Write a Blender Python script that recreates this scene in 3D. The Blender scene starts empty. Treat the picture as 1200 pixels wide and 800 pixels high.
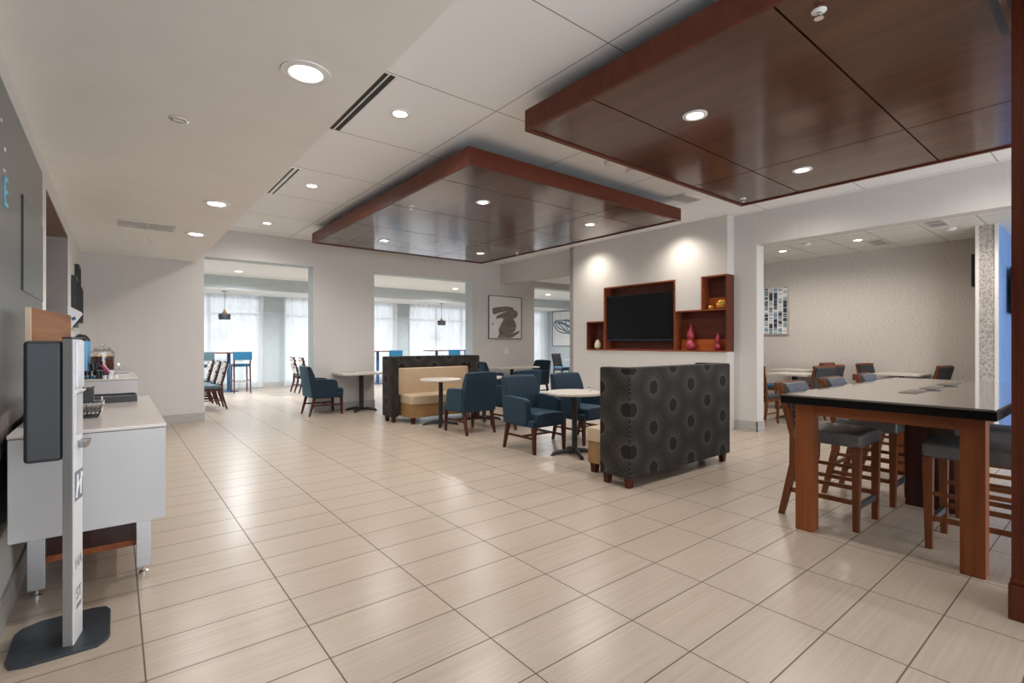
import bpy, bmesh, math, random
from mathutils import Vector, Matrix
random.seed(7)
sc = bpy.context.scene
COL = sc.collection
PI = math.pi

# ---------------------------------------------------------------- materials
def nd(nt, kind, **kw):
    n = nt.nodes.new(kind)
    for k, v in kw.items():
        setattr(n, k, v)
    return n

class Ex:
    """tiny math-node expression helper"""
    def __init__(s, nt): s.nt = nt
    def m(s, op, a, b=None, c=None):
        n = nd(s.nt, 'ShaderNodeMath', operation=op)
        for i, v in enumerate((a, b, c)):
            if v is None: continue
            if isinstance(v, (int, float)): n.inputs[i].default_value = v
            else: s.nt.links.new(v, n.inputs[i])
        return n.outputs[0]
    def mix(s, f, a, b):
        n = nd(s.nt, 'ShaderNodeMix', data_type='RGBA')
        for i, v in ((0, f), (6, a), (7, b)):
            if isinstance(v, (int, float)): n.inputs[i].default_value = v
            elif isinstance(v, tuple): n.inputs[i].default_value = (*v[:3], 1)
            else: s.nt.links.new(v, n.inputs[i])
        return n.outputs[2]

MATS = {}
def base(name, rough=.5, metal=0, coat=0, spec=.5):
    m = bpy.data.materials.new(name); m.use_nodes = True
    nt = m.node_tree; b = nt.nodes['Principled BSDF']
    b.inputs['Roughness'].default_value = rough
    b.inputs['Metallic'].default_value = metal
    b.inputs['Coat Weight'].default_value = coat
    b.inputs['Coat Roughness'].default_value = .08
    b.inputs['Specular IOR Level'].default_value = spec
    MATS[name] = m
    return m, nt, b

def mat(name, c, rough=.5, metal=0, var=.12, scale=6, stretch=(1, 1, 1), bump=0, coat=0, spec=.5, world=False, detail=4):
    m, nt, b = base(name, rough, metal, coat, spec)
    if world:
        src = nd(nt, 'ShaderNodeNewGeometry').outputs['Position']
    else:
        src = nd(nt, 'ShaderNodeTexCoord').outputs['Object']
    mp = nd(nt, 'ShaderNodeMapping'); mp.inputs['Scale'].default_value = stretch
    nt.links.new(src, mp.inputs[0])
    no = nd(nt, 'ShaderNodeTexNoise'); no.inputs['Scale'].default_value = scale; no.inputs['Detail'].default_value = detail
    nt.links.new(mp.outputs[0], no.inputs['Vector'])
    e = Ex(nt)
    lo = tuple(max(0, x * (1 - var)) for x in c); hi = tuple(min(1, x * (1 + var)) for x in c)
    mr = nd(nt, 'ShaderNodeMapRange'); mr.inputs[1].default_value = .3; mr.inputs[2].default_value = .7
    nt.links.new(no.outputs[0], mr.inputs[0])
    nt.links.new(e.mix(mr.outputs[0], lo, hi), b.inputs['Base Color'])
    if bump:
        bp = nd(nt, 'ShaderNodeBump'); bp.inputs['Strength'].default_value = bump; bp.inputs['Distance'].default_value = .004
        nt.links.new(no.outputs[0], bp.inputs['Height']); nt.links.new(bp.outputs[0], b.inputs['Normal'])
    return m

def emit(name, c, s):
    m = bpy.data.materials.new(name); m.use_nodes = True
    nt = m.node_tree; nt.nodes.remove(nt.nodes['Principled BSDF'])
    em = nd(nt, 'ShaderNodeEmission'); em.inputs[0].default_value = (*c, 1); em.inputs[1].default_value = s
    nt.links.new(em.outputs[0], nt.nodes['Material Output'].inputs[0])
    return m

def mat_floor():
    m, nt, b = base('floor_tile', .33, spec=.5)
    e = Ex(nt)
    pos = nd(nt, 'ShaderNodeNewGeometry').outputs['Position']
    mp = nd(nt, 'ShaderNodeMapping'); mp.inputs['Location'].default_value = (-.092 + .613, -.574 + .306 * 20, 0)
    nt.links.new(pos, mp.inputs[0])
    br = nd(nt, 'ShaderNodeTexBrick'); br.offset = 0; br.squash = 1
    for k, v in (('Scale', 1), ('Mortar Size', .0034), ('Mortar Smooth', .1), ('Bias', 0), ('Brick Width', .6127), ('Row Height', .3063)):
        br.inputs[k].default_value = v
    br.inputs['Color1'].default_value = (.1, .1, .1, 1); br.inputs['Color2'].default_value = (.9, .9, .9, 1)
    br.inputs['Mortar'].default_value = (.5, .5, .5, 1)
    nt.links.new(mp.outputs[0], br.inputs['Vector'])
    # streaks along the tile length, shifted per tile
    sep = nd(nt, 'ShaderNodeSeparateXYZ'); nt.links.new(pos, sep.inputs[0])
    rnd = nd(nt, 'ShaderNodeSeparateColor'); nt.links.new(br.outputs['Color'], rnd.inputs[0])
    cb = nd(nt, 'ShaderNodeCombineXYZ')
    nt.links.new(e.m('MULTIPLY', sep.outputs[0], 1.3), cb.inputs[0])
    nt.links.new(e.m('MULTIPLY', sep.outputs[1], 60), cb.inputs[1])
    nt.links.new(e.m('MULTIPLY', rnd.outputs[0], 40), cb.inputs[2])
    no = nd(nt, 'ShaderNodeTexNoise'); no.inputs['Scale'].default_value = 1.0; no.inputs['Detail'].default_value = 3; no.inputs['Roughness'].default_value = .6
    nt.links.new(cb.outputs[0], no.inputs['Vector'])
    mr = nd(nt, 'ShaderNodeMapRange'); mr.inputs[1].default_value = .3; mr.inputs[2].default_value = .72
    nt.links.new(no.outputs[0], mr.inputs[0])
    c = e.mix(mr.outputs[0], (.395, .322, .252), (.470, .396, .322))
    tone = e.mix(rnd.outputs[0], (.95, .95, .96), (1, 1, 1))
    mul = nd(nt, 'ShaderNodeMix', data_type='RGBA', blend_type='MULTIPLY'); mul.inputs[0].default_value = 1
    nt.links.new(c, mul.inputs[6]); nt.links.new(tone, mul.inputs[7])
    nt.links.new(e.mix(br.outputs['Fac'], mul.outputs[2], (.11, .080, .058)), b.inputs['Base Color'])
    nt.links.new(e.m('ADD', e.m('MULTIPLY', br.outputs['Fac'], .4), e.m('ADD', e.m('MULTIPLY', mr.outputs[0], .02), .275)), b.inputs['Roughness'])
    bp = nd(nt, 'ShaderNodeBump'); bp.inputs['Strength'].default_value = .25; bp.inputs['Distance'].default_value = .002; bp.invert = True
    nt.links.new(br.outputs['Fac'], bp.inputs['Height']); nt.links.new(bp.outputs[0], b.inputs['Normal'])
    return m

def mat_grid(name, c, line, x0, y0, w, h, mort, rough=.7):
    m, nt, b = base(name, rough, spec=.3)
    e = Ex(nt)
    pos = nd(nt, 'ShaderNodeNewGeometry').outputs['Position']
    mp = nd(nt, 'ShaderNodeMapping'); mp.inputs['Location'].default_value = (-x0 + 20 * w, -y0 + 20 * h, 0)
    nt.links.new(pos, mp.inputs[0])
    br = nd(nt, 'ShaderNodeTexBrick'); br.offset = 0
    for k, v in (('Scale', 1), ('Mortar Size', mort), ('Mortar Smooth', .1), ('Brick Width', w), ('Row Height', h)):
        br.inputs[k].default_value = v
    nt.links.new(mp.outputs[0], br.inputs['Vector'])
    no = nd(nt, 'ShaderNodeTexNoise'); no.inputs['Scale'].default_value = 90
    nt.links.new(pos, no.inputs['Vector'])
    cc = e.mix(no.outputs[0], tuple(x * .96 for x in c), tuple(min(1, x * 1.03) for x in c))
    nt.links.new(e.mix(br.outputs['Fac'], cc, line), b.inputs['Base Color'])
    return m

def mat_wood(name, dark, light, rough=.3, along=2, coat=.3, scale=1.0, spec=.22):
    m, nt, b = base(name, rough, coat=coat, spec=spec)
    e = Ex(nt)
    src = nd(nt, 'ShaderNodeTexCoord').outputs['Object']
    mp = nd(nt, 'ShaderNodeMapping')
    s = [22 * scale] * 3; s[along] = 1.2 * scale
    mp.inputs['Scale'].default_value = s
    nt.links.new(src, mp.inputs[0])
    no = nd(nt, 'ShaderNodeTexNoise'); no.inputs['Scale'].default_value = 1; no.inputs['Detail'].default_value = 5; no.inputs['Distortion'].default_value = .6
    nt.links.new(mp.outputs[0], no.inputs['Vector'])
    mr = nd(nt, 'ShaderNodeMapRange'); mr.inputs[1].default_value = .3; mr.inputs[2].default_value = .7
    nt.links.new(no.outputs[0], mr.inputs[0])
    nt.links.new(e.mix(mr.outputs[0], dark, light), b.inputs['Base Color'])
    return m

def mat_booth():
    """charcoal weave with staggered plain discs ringed by rays of pale dots"""
    m, nt, b = base('starburst_fabric', .95, spec=.08)
    e = Ex(nt)
    sep = nd(nt, 'ShaderNodeSeparateXYZ'); nt.links.new(nd(nt, 'ShaderNodeTexCoord').outputs['Object'], sep.inputs[0])
    U = e.m('ADD', sep.outputs[0], sep.outputs[1]); V = sep.outputs[2]
    W, Hh = .63, .38
    def cell(u0, v0):
        uu = e.m('SUBTRACT', e.m('WRAP', e.m('ADD', U, u0), W, 0.0), W / 2)
        vv = e.m('SUBTRACT', e.m('WRAP', e.m('ADD', V, v0), Hh, 0.0), Hh / 2)
        r = e.m('SQRT', e.m('ADD', e.m('MULTIPLY', uu, uu), e.m('MULTIPLY', vv, vv)))
        a = e.m('ARCTAN2', vv, uu)
        return r, a
    c0 = cell(.535 + W / 2, -.15 + Hh / 2); c1 = cell(.535, -.15)
    first = e.m('LESS_THAN', c0[0], c1[0])
    def sel(i): return e.m('ADD', e.m('MULTIPLY', first, c0[i]), e.m('MULTIPLY', e.m('SUBTRACT', 1, first), c1[i]))
    r, a = sel(0), sel(1)
    dr = .0150
    ring = e.m('FLOOR', e.m('DIVIDE', r, dr))
    fr = e.m('SUBTRACT', e.m('FRACT', e.m('DIVIDE', r, dr)), .5)
    N = 40
    an = e.m('ADD', e.m('MULTIPLY', a, N / (2 * PI)), e.m('MULTIPLY', ring, .5))
    fa = e.m('SUBTRACT', e.m('FRACT', e.m('ADD', an, 100)), .5)
    # physical sizes of the offsets
    dx = e.m('MULTIPLY', fr, dr); dy = e.m('MULTIPLY', fa, e.m('MULTIPLY', r, 2 * PI / N))
    dd = e.m('SQRT', e.m('ADD', e.m('MULTIPLY', dx, dx), e.m('MULTIPLY', dy, dy)))
    no = nd(nt, 'ShaderNodeTexNoise'); no.inputs['Scale'].default_value = 60
    nt.links.new(nd(nt, 'ShaderNodeTexCoord').outputs['Object'], no.inputs['Vector'])
    thr = e.m('SUBTRACT', e.m('ADD', .0042, e.m('MULTIPLY', no.outputs[0], .0030)), e.m('MULTIPLY', r, .010))
    dot = e.m('LESS_THAN', dd, thr)
    out = e.m('GREATER_THAN', r, .066)
    dot = e.m('MULTIPLY', dot, out)
    fine = nd(nt, 'ShaderNodeTexNoise'); fine.inputs['Scale'].default_value = 260
    nt.links.new(nd(nt, 'ShaderNodeTexCoord').outputs['Object'], fine.inputs['Vector'])
    ground = e.mix(fine.outputs[0], (.013, .011, .010), (.031, .027, .0245))
    disc = e.mix(e.m('LESS_THAN', r, .062), ground, (.0185, .016, .0155))
    nt.links.new(e.mix(dot, disc, (.105, .097, .09)), b.inputs['Base Color'])
    b.inputs['Sheen Weight'].default_value = .05
    return m

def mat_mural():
    """wall covering: slate above, ragged-edged black below with a pale streaked strip"""
    m, nt, b = base('wall_covering', .22, spec=.5)
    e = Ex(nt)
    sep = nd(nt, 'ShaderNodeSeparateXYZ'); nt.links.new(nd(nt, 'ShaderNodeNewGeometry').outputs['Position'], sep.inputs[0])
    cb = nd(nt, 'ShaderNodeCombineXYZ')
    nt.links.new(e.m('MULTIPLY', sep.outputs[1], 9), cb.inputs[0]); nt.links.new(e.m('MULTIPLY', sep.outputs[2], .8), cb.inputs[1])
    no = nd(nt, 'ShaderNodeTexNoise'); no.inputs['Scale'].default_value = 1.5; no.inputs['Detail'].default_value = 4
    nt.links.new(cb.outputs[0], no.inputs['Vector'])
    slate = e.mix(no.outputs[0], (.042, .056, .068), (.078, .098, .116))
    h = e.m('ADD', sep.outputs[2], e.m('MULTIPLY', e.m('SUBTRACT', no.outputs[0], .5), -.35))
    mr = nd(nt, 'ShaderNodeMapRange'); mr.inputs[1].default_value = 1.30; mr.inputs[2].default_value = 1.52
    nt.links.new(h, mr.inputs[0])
    low = e.mix(mr.outputs[0], (.006, .006, .007), slate)  # turns black towards the bottom along a ragged edge
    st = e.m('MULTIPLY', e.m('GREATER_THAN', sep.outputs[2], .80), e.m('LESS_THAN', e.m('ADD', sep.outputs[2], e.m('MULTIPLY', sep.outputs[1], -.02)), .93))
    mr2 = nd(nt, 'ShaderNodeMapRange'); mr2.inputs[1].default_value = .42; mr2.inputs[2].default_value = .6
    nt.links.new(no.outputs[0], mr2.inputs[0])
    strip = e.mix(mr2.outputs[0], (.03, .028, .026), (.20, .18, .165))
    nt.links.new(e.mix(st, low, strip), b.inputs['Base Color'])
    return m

def mat_sheer():
    m = bpy.data.materials.new('sheer_voile'); m.use_nodes = True
    nt = m.node_tree; b = nt.nodes['Principled BSDF']; nt.nodes.remove(b)
    tc = nd(nt, 'ShaderNodeTexCoord')
    no = nd(nt, 'ShaderNodeTexNoise'); no.inputs['Scale'].default_value = 30
    nt.links.new(tc.outputs['Object'], no.inputs['Vector'])
    e = Ex(nt)
    col = e.mix(no.outputs[0], (.86, .87, .88), (.93, .93, .94))
    d = nd(nt, 'ShaderNodeBsdfDiffuse'); t = nd(nt, 'ShaderNodeBsdfTranslucent'); tr = nd(nt, 'ShaderNodeBsdfTransparent')
    nt.links.new(col, d.inputs[0]); nt.links.new(col, t.inputs[0])
    m1 = nd(nt, 'ShaderNodeMixShader'); m1.inputs[0].default_value = .6
    nt.links.new(d.outputs[0], m1.inputs[1]); nt.links.new(t.outputs[0], m1.inputs[2])
    m2 = nd(nt, 'ShaderNodeMixShader'); m2.inputs[0].default_value = .80
    nt.links.new(tr.outputs[0], m2.inputs[1]); nt.links.new(m1.outputs[0], m2.inputs[2])
    nt.links.new(m2.outputs[0], nt.nodes['Material Output'].inputs[0])
    return m

def mat_glass(name, c=(1, 1, 1), clear=.9):
    m = bpy.data.materials.new(name); m.use_nodes = True
    nt = m.node_tree; b = nt.nodes['Principled BSDF']; nt.nodes.remove(b)
    tr = nd(nt, 'ShaderNodeBsdfTransparent'); tr.inputs[0].default_value = (*c, 1)
    g = nd(nt, 'ShaderNodeBsdfGlossy'); g.inputs['Roughness'].default_value = .03
    mx = nd(nt, 'ShaderNodeMixShader'); lw = nd(nt, 'ShaderNodeLayerWeight'); lw.inputs[0].default_value = .25
    mm = nd(nt, 'ShaderNodeMath', operation='MULTIPLY_ADD'); mm.inputs[1].default_value = .6; mm.inputs[2].default_value = 1 - clear
    nt.links.new(lw.outputs['Fresnel'], mm.inputs[0]); nt.links.new(mm.outputs[0], mx.inputs[0])
    nt.links.new(tr.outputs[0], mx.inputs[1]); nt.links.new(g.outputs[0], mx.inputs[2])
    nt.links.new(mx.outputs[0], nt.nodes['Material Output'].inputs[0])
    return m

def mat_print():
    """white fabric with black leafy marks"""
    m, nt, b = base('leaf_print_fabric', .8)
    e = Ex(nt)
    no = nd(nt, 'ShaderNodeTexNoise'); no.inputs['Scale'].default_value = 13; no.inputs['Detail'].default_value = 1; no.inputs['Distortion'].default_value = 1.2
    nt.links.new(nd(nt, 'ShaderNodeTexCoord').outputs['Object'], no.inputs['Vector'])
    nt.links.new(e.mix(e.m('GREATER_THAN', no.outputs[0], .56), (.78, .78, .77), (.05, .05, .055)), b.inputs['Base Color'])
    return m

FLOOR = mat_floor()
CEIL = mat_grid('metal_ceiling_tile', (.86, .87, .89), (.30, .29, .28), 2.52, 2.15, 1.225, 1.225, .005)
CEIL2 = mat_grid('lay_in_ceiling_tile', (.76, .75, .73), (.36, .35, .33), 8.1, 2.0, .64, .64, .008)
PLASTER = mat('soffit_plaster', (.85, .835, .815), .8, var=.02, scale=3, world=True)
WALLP = mat('vertical_grain_wallpaper', (.60, .575, .555), .75, var=.022, scale=1, stretch=(60, 60, .5), world=True)
WEAVE = mat('woven_wallcovering', (.55, .515, .48), .8, var=.16, scale=1, stretch=(30, 30, 60), world=True, bump=.3)
STIP = mat('stippled_wallcovering', (.42, .385, .36), .8, var=.45, scale=45, world=True, detail=2)
WHITE = mat('white_paint', (.74, .73, .71), .55, var=.02)
LWALL = mat('pale_wall_paint', (.66, .65, .63), .6, var=.02)
SUNW = mat('pale_blue_paint', (.50, .56, .585), .7, var=.03)
SUNC = mat('white_paint_and_lit_underside', (.80, .82, .82), .8, var=.02)
BLUEW = mat('blue_wall_surface', (.22, .38, .70), .4, var=.12, scale=1.5)  # blue over the whole wall, slightly varied
BASEB = mat('stone_baseboard', (.40, .385, .37), .4, var=.12, scale=2, stretch=(3, 3, 30), world=True)
GREYREV = mat('grey_reveal_paint', (.30, .28, .28), .6, var=.05)
BROWNREV = mat('lintel_shade_and_blade_brown', (.20, .125, .095), .6, var=.08)  # shade of the lintel underside put into the colour; colours grille blades too
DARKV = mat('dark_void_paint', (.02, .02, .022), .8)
CANOPY = mat_wood('stained_canopy_veneer', (.058, .017, .007), (.094, .033, .015), .33, 1, coat=1.0, scale=.35, spec=.05)
CANOPY.node_tree.nodes['Principled BSDF'].inputs['Coat Roughness'].default_value = .13
CANOPY.node_tree.nodes['Principled BSDF'].inputs['Coat IOR'].default_value = 1.38
FASCIA = mat_wood('canopy_fascia_wood', (.085, .020, .010), (.13, .034, .018), .42, 0, coat=0, scale=.6)
DARKB = mat('shadow_board', (.008, .006, .005), .8)
PILLAR = mat_wood('mahogany_pillar', (.050, .010, .004), (.105, .024, .009), .38, 2, coat=0, scale=.7)
TWOOD = mat_wood('cherry_table_wood', (.17, .046, .012), (.26, .082, .028), .42, 2, coat=0)
TWOODH = mat_wood('cherry_apron_wood', (.19, .054, .016), (.28, .088, .032), .42, 1, coat=0)
DKWOOD = mat_wood('dark_mahogany', (.022, .006, .005), (.050, .014, .011), .35, 2, coat=.3)
STWOOD = mat_wood('walnut_stool_wood', (.11, .034, .012), (.18, .060, .022), .42, 2, coat=0)
LEG = mat_wood('mahogany_leg', (.045, .010, .006), (.088, .023, .014), .4, 2, coat=0)
NICHE = mat_wood('niche_mahogany', (.080, .019, .011), (.135, .036, .021), .4, 1, coat=0)
NICHEE = mat_wood('niche_edge_wood', (.19, .050, .020), (.27, .078, .034), .4, 1, coat=0)
ORANGE = mat_wood('orange_accent_wood', (.42, .095, .018), (.55, .14, .03), .35, 1, coat=.2)
OAK = mat_wood('oak_backsplash', (.17, .070, .030), (.30, .140, .066), .6, 1, coat=0, scale=.8)
OAKEDGE = mat('pale_oak_edge', (.60, .46, .34), .5, var=.08)
NAVY = mat('navy_upholstery', (.0085, .0185, .033), .62, var=.14, scale=180, bump=.15)
NAVY.node_tree.nodes['Principled BSDF'].inputs['Specular IOR Level'].default_value = .2
NAVY.node_tree.nodes['Principled BSDF'].inputs['Sheen Weight'].default_value = .30
NAVY.node_tree.nodes['Principled BSDF'].inputs['Sheen Tint'].default_value = (.25, .55, .75, 1)
VINYL = mat('grey_vinyl', (.10, .098, .095), .33, var=.08, scale=40)
DKPAD = mat('charcoal_upholstery', (.030, .034, .040), .6, var=.15, scale=120)
BLUEPAD = mat('bright_blue_vinyl', (.012, .115, .22), .4, var=.06)
SEATBLUE = mat('blue_seat_vinyl', (.02, .09, .21), .45, var=.06)
SLATEPAD = mat('slate_blue_vinyl', (.07, .12, .15), .45, var=.06)
PRINT = mat_print()
BOOTH = mat_booth()
TAN = mat('tan_vinyl', (.44, .31, .19), .4, var=.06, scale=3)
CREAM = mat('cream_vinyl', (.50, .385, .26), .4, var=.06, scale=3)
CAMEL = mat('camel_suede', (.28, .155, .062), .8, var=.14, scale=14)
TOPW = mat('pale_stone_top', (.60, .55, .49), .3, var=.08, scale=30)
TOPE = mat('pale_table_edge', (.55, .51, .46), .4, var=.05)
IRON = mat('black_cast_iron', (.012, .013, .015), .45, var=.1)
GRANITE = mat('polished_dark_top', (.13, .105, .085), .07, var=.06, scale=200, coat=1.0, spec=.8)
BLACKE = mat('black_edge', (.004, .004, .004), .3, spec=.12)
CWHITE = mat('white_laminate', (.52, .52, .535), .25, var=.02)
CTOP = mat('white_countertop', (.62, .575, .545), .12, var=.03, spec=.6)
STEEL = mat('brushed_steel', (.50, .51, .53), .35, 1, var=.06, stretch=(1, 1, 30))
CHROME = mat('chrome', (.75, .75, .76), .12, 1)
GUNM = mat('dark_gunmetal', (.040, .046, .055), .42, var=.06)
SLATEB = mat('slate_base_plate', (.028, .036, .043), .4, var=.06)
POSTW = mat('white_acrylic', (.72, .73, .75), .22, var=.02)
ALU = mat('aluminium_side', (.27, .265, .265), .45, .2, var=.04)
PURPLE = mat('grey_violet_ink', (.17, .17, .22), .4)
INK = mat('grey_ink', (.20, .20, .24), .5)
SCREEN = mat('black_screen', (.003, .003, .004), .2, spec=.22)
BEZEL = mat('dark_blue_bezel', (.01, .03, .05), .3)
RED = mat('crimson_glaze', (.31, .018, .040), .28, var=.18, scale=5, coat=.4)
GOLD = mat('gold_leaf', (.95, .62, .12), .34, .75, var=.1)
IVORY = mat('ivory_ceramic', (.72, .63, .47), .4, var=.08, stretch=(1, 1, 20))
TEAL = mat('teal_glass_ceramic', (.01, .07, .10), .2)
FRAMEG = mat('grey_frame_metal', (.20, .185, .165), .4, .4)
FRAMES = mat('silver_frame', (.58, .55, .50), .35, .6)
CANVAS = mat('white_canvas', (.74, .73, .72), .7, var=.03)
BRUSH = mat('taupe_brush_paint', (.185, .148, .118), .6, var=.35, scale=3, stretch=(1, 1, 6))
LOOP = mat('teal_loop_paint', (.10, .17, .20), .6)
DASH = mat('navy_dash_paint', (.015, .03, .05), .6)
DASHL = mat('pale_blue_dash_paint', (.28, .40, .48), .6)
BLACKP = mat('black_plastic', (.010, .010, .012), .35)
BLKF = mat('black_frame_lacquer', (.012, .011, .010), .4)
MATB = mat('dark_mat_board', (.10, .095, .085), .5)
URN = mat('blue_urn_wrap', (.12, .32, .56), .25, var=.08, spec=.6)
TEA = mat('iced_tea', (.075, .012, .004), .1)
LEMON = mat('lemon_slice', (.80, .52, .05), .5)
GLASS = mat_glass('clear_glass')
PANE = mat_glass('window_glass', (.97, .99, 1.0), .95)
SHEER = mat_sheer()
PAPER = mat('white_card', (.74, .74, .76), .5)
MAGENTA = mat('magenta_card', (.42, .01, .16), .4)
CUPW = mat('white_cup_plastic', (.76, .78, .80), .3)
CUPB = mat('blue_cup_plastic', (.02, .10, .16), .3)
CUPD = mat('black_mug_glaze', (.012, .014, .018), .15)
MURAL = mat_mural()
CYAN = mat('cyan_lettering', (.16, .48, .66), .5)
CHALK = mat('chalk_white', (.7, .72, .74), .6)
SEAM = mat('dark_seam', (.012, .014, .016), .6)
WINF = mat('white_window_frame', (.78, .80, .82), .4)
BRASS = mat('brass', (.55, .32, .10), .3, 1)
SHADE = mat('black_pendant_shade', (.03, .035, .04), .5)
VENT = mat('grille_grey', (.58, .56, .54), .5)
VENTW = mat('white_enamel', (.78, .78, .78), .3)
VENTD = mat('grille_shadow', (.02, .02, .02), .7)
SWITCH = mat('white_plastic', (.80, .79, .77), .35)
GROM = mat('dark_grommet', (.01, .01, .01), .4)
PLATE = mat('bronze_hatch', (.10, .085, .07), .3)
LENS = emit('lit_lens', (1, .95, .88), 14)
BULB = emit('pendant_glow', (1, .9, .75), 6)

# ---------------------------------------------------------------- mesh builder
class M:
    def __init__(s): s.bm = bmesh.new()
    def box(s, x0, x1, y0, y1, z0, z1):
        v = [s.bm.verts.new((x, y, z)) for z in (z0, z1) for y in (y0, y1) for x in (x0, x1)]
        for f in ((0, 2, 3, 1), (4, 5, 7, 6), (0, 1, 5, 4), (2, 6, 7, 3), (0, 4, 6, 2), (1, 3, 7, 5)):
            s.bm.faces.new([v[i] for i in f])
        return s
    def frus(s, c0, h0, c1, h1):
        """tapered bar between two horizontal rectangles"""
        v = []
        for c, h in ((c0, h0), (c1, h1)):
            for sy in (-1, 1):
                for sx in (-1, 1):
                    v.append(s.bm.verts.new((c[0] + sx * h[0], c[1] + sy * h[1], c[2])))
        for f in ((0, 2, 3, 1), (4, 5, 7, 6), (0, 1, 5, 4), (2, 6, 7, 3), (0, 4, 6, 2), (1, 3, 7, 5)):
            s.bm.faces.new([v[i] for i in f])
        return s
    def prism(s, poly, axis, a, b):
        def P(p, q):
            if axis == 0: return (q, p[0], p[1])
            if axis == 1: return (p[0], q, p[1])
            return (p[0], p[1], q)
        A = [s.bm.verts.new(P(p, a)) for p in poly]; B = [s.bm.verts.new(P(p, b)) for p in poly]
        n = len(poly)
        f1 = s.bm.faces.new(A); f2 = s.bm.faces.new(B[::-1])
        for i in range(n):
            s.bm.faces.new((A[i], B[i], B[(i + 1) % n], A[(i + 1) % n]))
        return s
    def bar(s, p, q, w, h=None):
        """rectangular bar from p to q"""
        h = h or w
        p, q = Vector(p), Vector(q); d = (q - p).normalized()
        up = Vector((0, 0, 1)) if abs(d.z) < .9 else Vector((0, 1, 0))
        r = d.cross(up).normalized(); u = r.cross(d)
        v = [s.bm.verts.new(o + r * a * w / 2 + u * b * h / 2) for o in (p, q) for b in (-1, 1) for a in (-1, 1)]
        for f in ((0, 2, 3, 1), (4, 5, 7, 6), (0, 1, 5, 4), (2, 6, 7, 3), (0, 4, 6, 2), (1, 3, 7, 5)):
            s.bm.faces.new([v[i] for i in f])
        return s
    def tube(s, pts, r, n=10, closed=False):
        pts = [Vector(p) for p in pts]; k = len(pts); rings = []
        for i, p in enumerate(pts):
            if closed: d = pts[(i + 1) % k] - pts[i - 1]
            else: d = pts[min(i + 1, k - 1)] - pts[max(i - 1, 0)]
            d.normalize()
            up = Vector((0, 0, 1)) if abs(d.z) < .95 else Vector((1, 0, 0))
            a = d.cross(up).normalized(); b = a.cross(d)
            rr = r[i] if isinstance(r, (list, tuple)) else r
            rings.append([s.bm.verts.new(p + (a * math.cos(t) + b * math.sin(t)) * rr) for t in [2 * PI * j / n for j in range(n)]])
        for i in range(k if closed else k - 1):
            A, B = rings[i], rings[(i + 1) % k]
            for j in range(n):
                s.bm.faces.new((A[j], A[(j + 1) % n], B[(j + 1) % n], B[j]))
        if not closed:
            s.bm.faces.new(rings[0][::-1]); s.bm.faces.new(rings[-1])
        return s
    def lathe(s, prof, c=(0, 0, 0), n=32, axis=2):
        rings = []
        for r, h in prof:
            ring = []
            for j in range(n if r > 1e-6 else 1):
                t = 2 * PI * j / n
                q = (r * math.cos(t), r * math.sin(t), h)
                if axis == 0: q = (q[2], q[0], q[1])
                elif axis == 1: q = (q[0], q[2], q[1])
                ring.append(s.bm.verts.new((q[0] + c[0], q[1] + c[1], q[2] + c[2])))
            rings.append(ring)
        for A, B in zip(rings, rings[1:]):
            if len(A) == 1 and len(B) == 1: continue
            for j in range(n):
                k = (j + 1) % n
                if len(A) == 1: s.bm.faces.new((A[0], B[k], B[j]))
                elif len(B) == 1: s.bm.faces.new((A[j], A[k], B[0]))
                else: s.bm.faces.new((A[j], A[k], B[k], B[j]))
        for R in (rings[0], rings[-1]):
            if len(R) > 2: s.bm.faces.new(R)
        return s
    def bevel(s, w, seg=2, ang=30):
        bmesh.ops.recalc_face_normals(s.bm, faces=s.bm.faces)
        ed = [e for e in s.bm.edges if len(e.link_faces) == 2 and e.calc_face_angle(0) > math.radians(ang)]
        bmesh.ops.bevel(s.bm, geom=ed, offset=w, segments=seg, profile=.5, affect='EDGES', clamp_overlap=True)
        return s
    def warp(s, fn):
        for v in s.bm.verts: v.co = Vector(fn(v.co))
        return s
    def cut(s, axis, vals):
        for q in vals:
            no = [0, 0, 0]; no[axis] = 1; co = [0, 0, 0]; co[axis] = q
            bmesh.ops.bisect_plane(s.bm, geom=s.bm.verts[:] + s.bm.edges[:] + s.bm.faces[:], plane_co=co, plane_no=no)
        return s

def obj(name, mb, material, parent=None, loc=None, smooth=True, ang=35):
    me = bpy.data.meshes.new(name)
    bmesh.ops.recalc_face_normals(mb.bm, faces=mb.bm.faces)
    mb.bm.to_mesh(me); mb.bm.free()
    me.materials.append(material)
    if smooth:
        me.shade_smooth(); me.set_sharp_from_angle(angle=math.radians(ang))
    o = bpy.data.objects.new(name, me); COL.objects.link(o)
    if smooth:
        wn = o.modifiers.new('weighted_normal', 'WEIGHTED_NORMAL'); wn.keep_sharp = True; wn.weight = 60
    if parent is not None: o.parent = parent
    if loc is not None: o.location = loc
    return o

def thing(name, label, cat, loc=(0, 0, 0), rz=0, group=None):
    o = bpy.data.objects.new(name, None); COL.objects.link(o)
    o.empty_display_size = .1
    o.location = loc; o.rotation_euler = (0, 0, rz)
    o['label'] = label; o['category'] = cat
    if group: o['group'] = group
    return o

def tag(o, label, cat, group=None, kind=None):
    o['label'] = label; o['category'] = cat
    if group: o['group'] = group
    if kind: o['kind'] = kind
    return o

def struct(name, mb, m, parent=None, smooth=False):
    o = obj(name, mb, m, parent, smooth=smooth)
    if parent is None: o['kind'] = 'structure'
    return o

def dup(root, loc, rz, label):
    r = root.copy(); COL.objects.link(r); r.location = loc; r.rotation_euler = (0, 0, rz); r['label'] = label
    for ch in list(root.children):
        c = ch.copy(); COL.objects.link(c); c.parent = r
        for g in list(ch.children):
            d = g.copy(); COL.objects.link(d); d.parent = c
    return r

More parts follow.
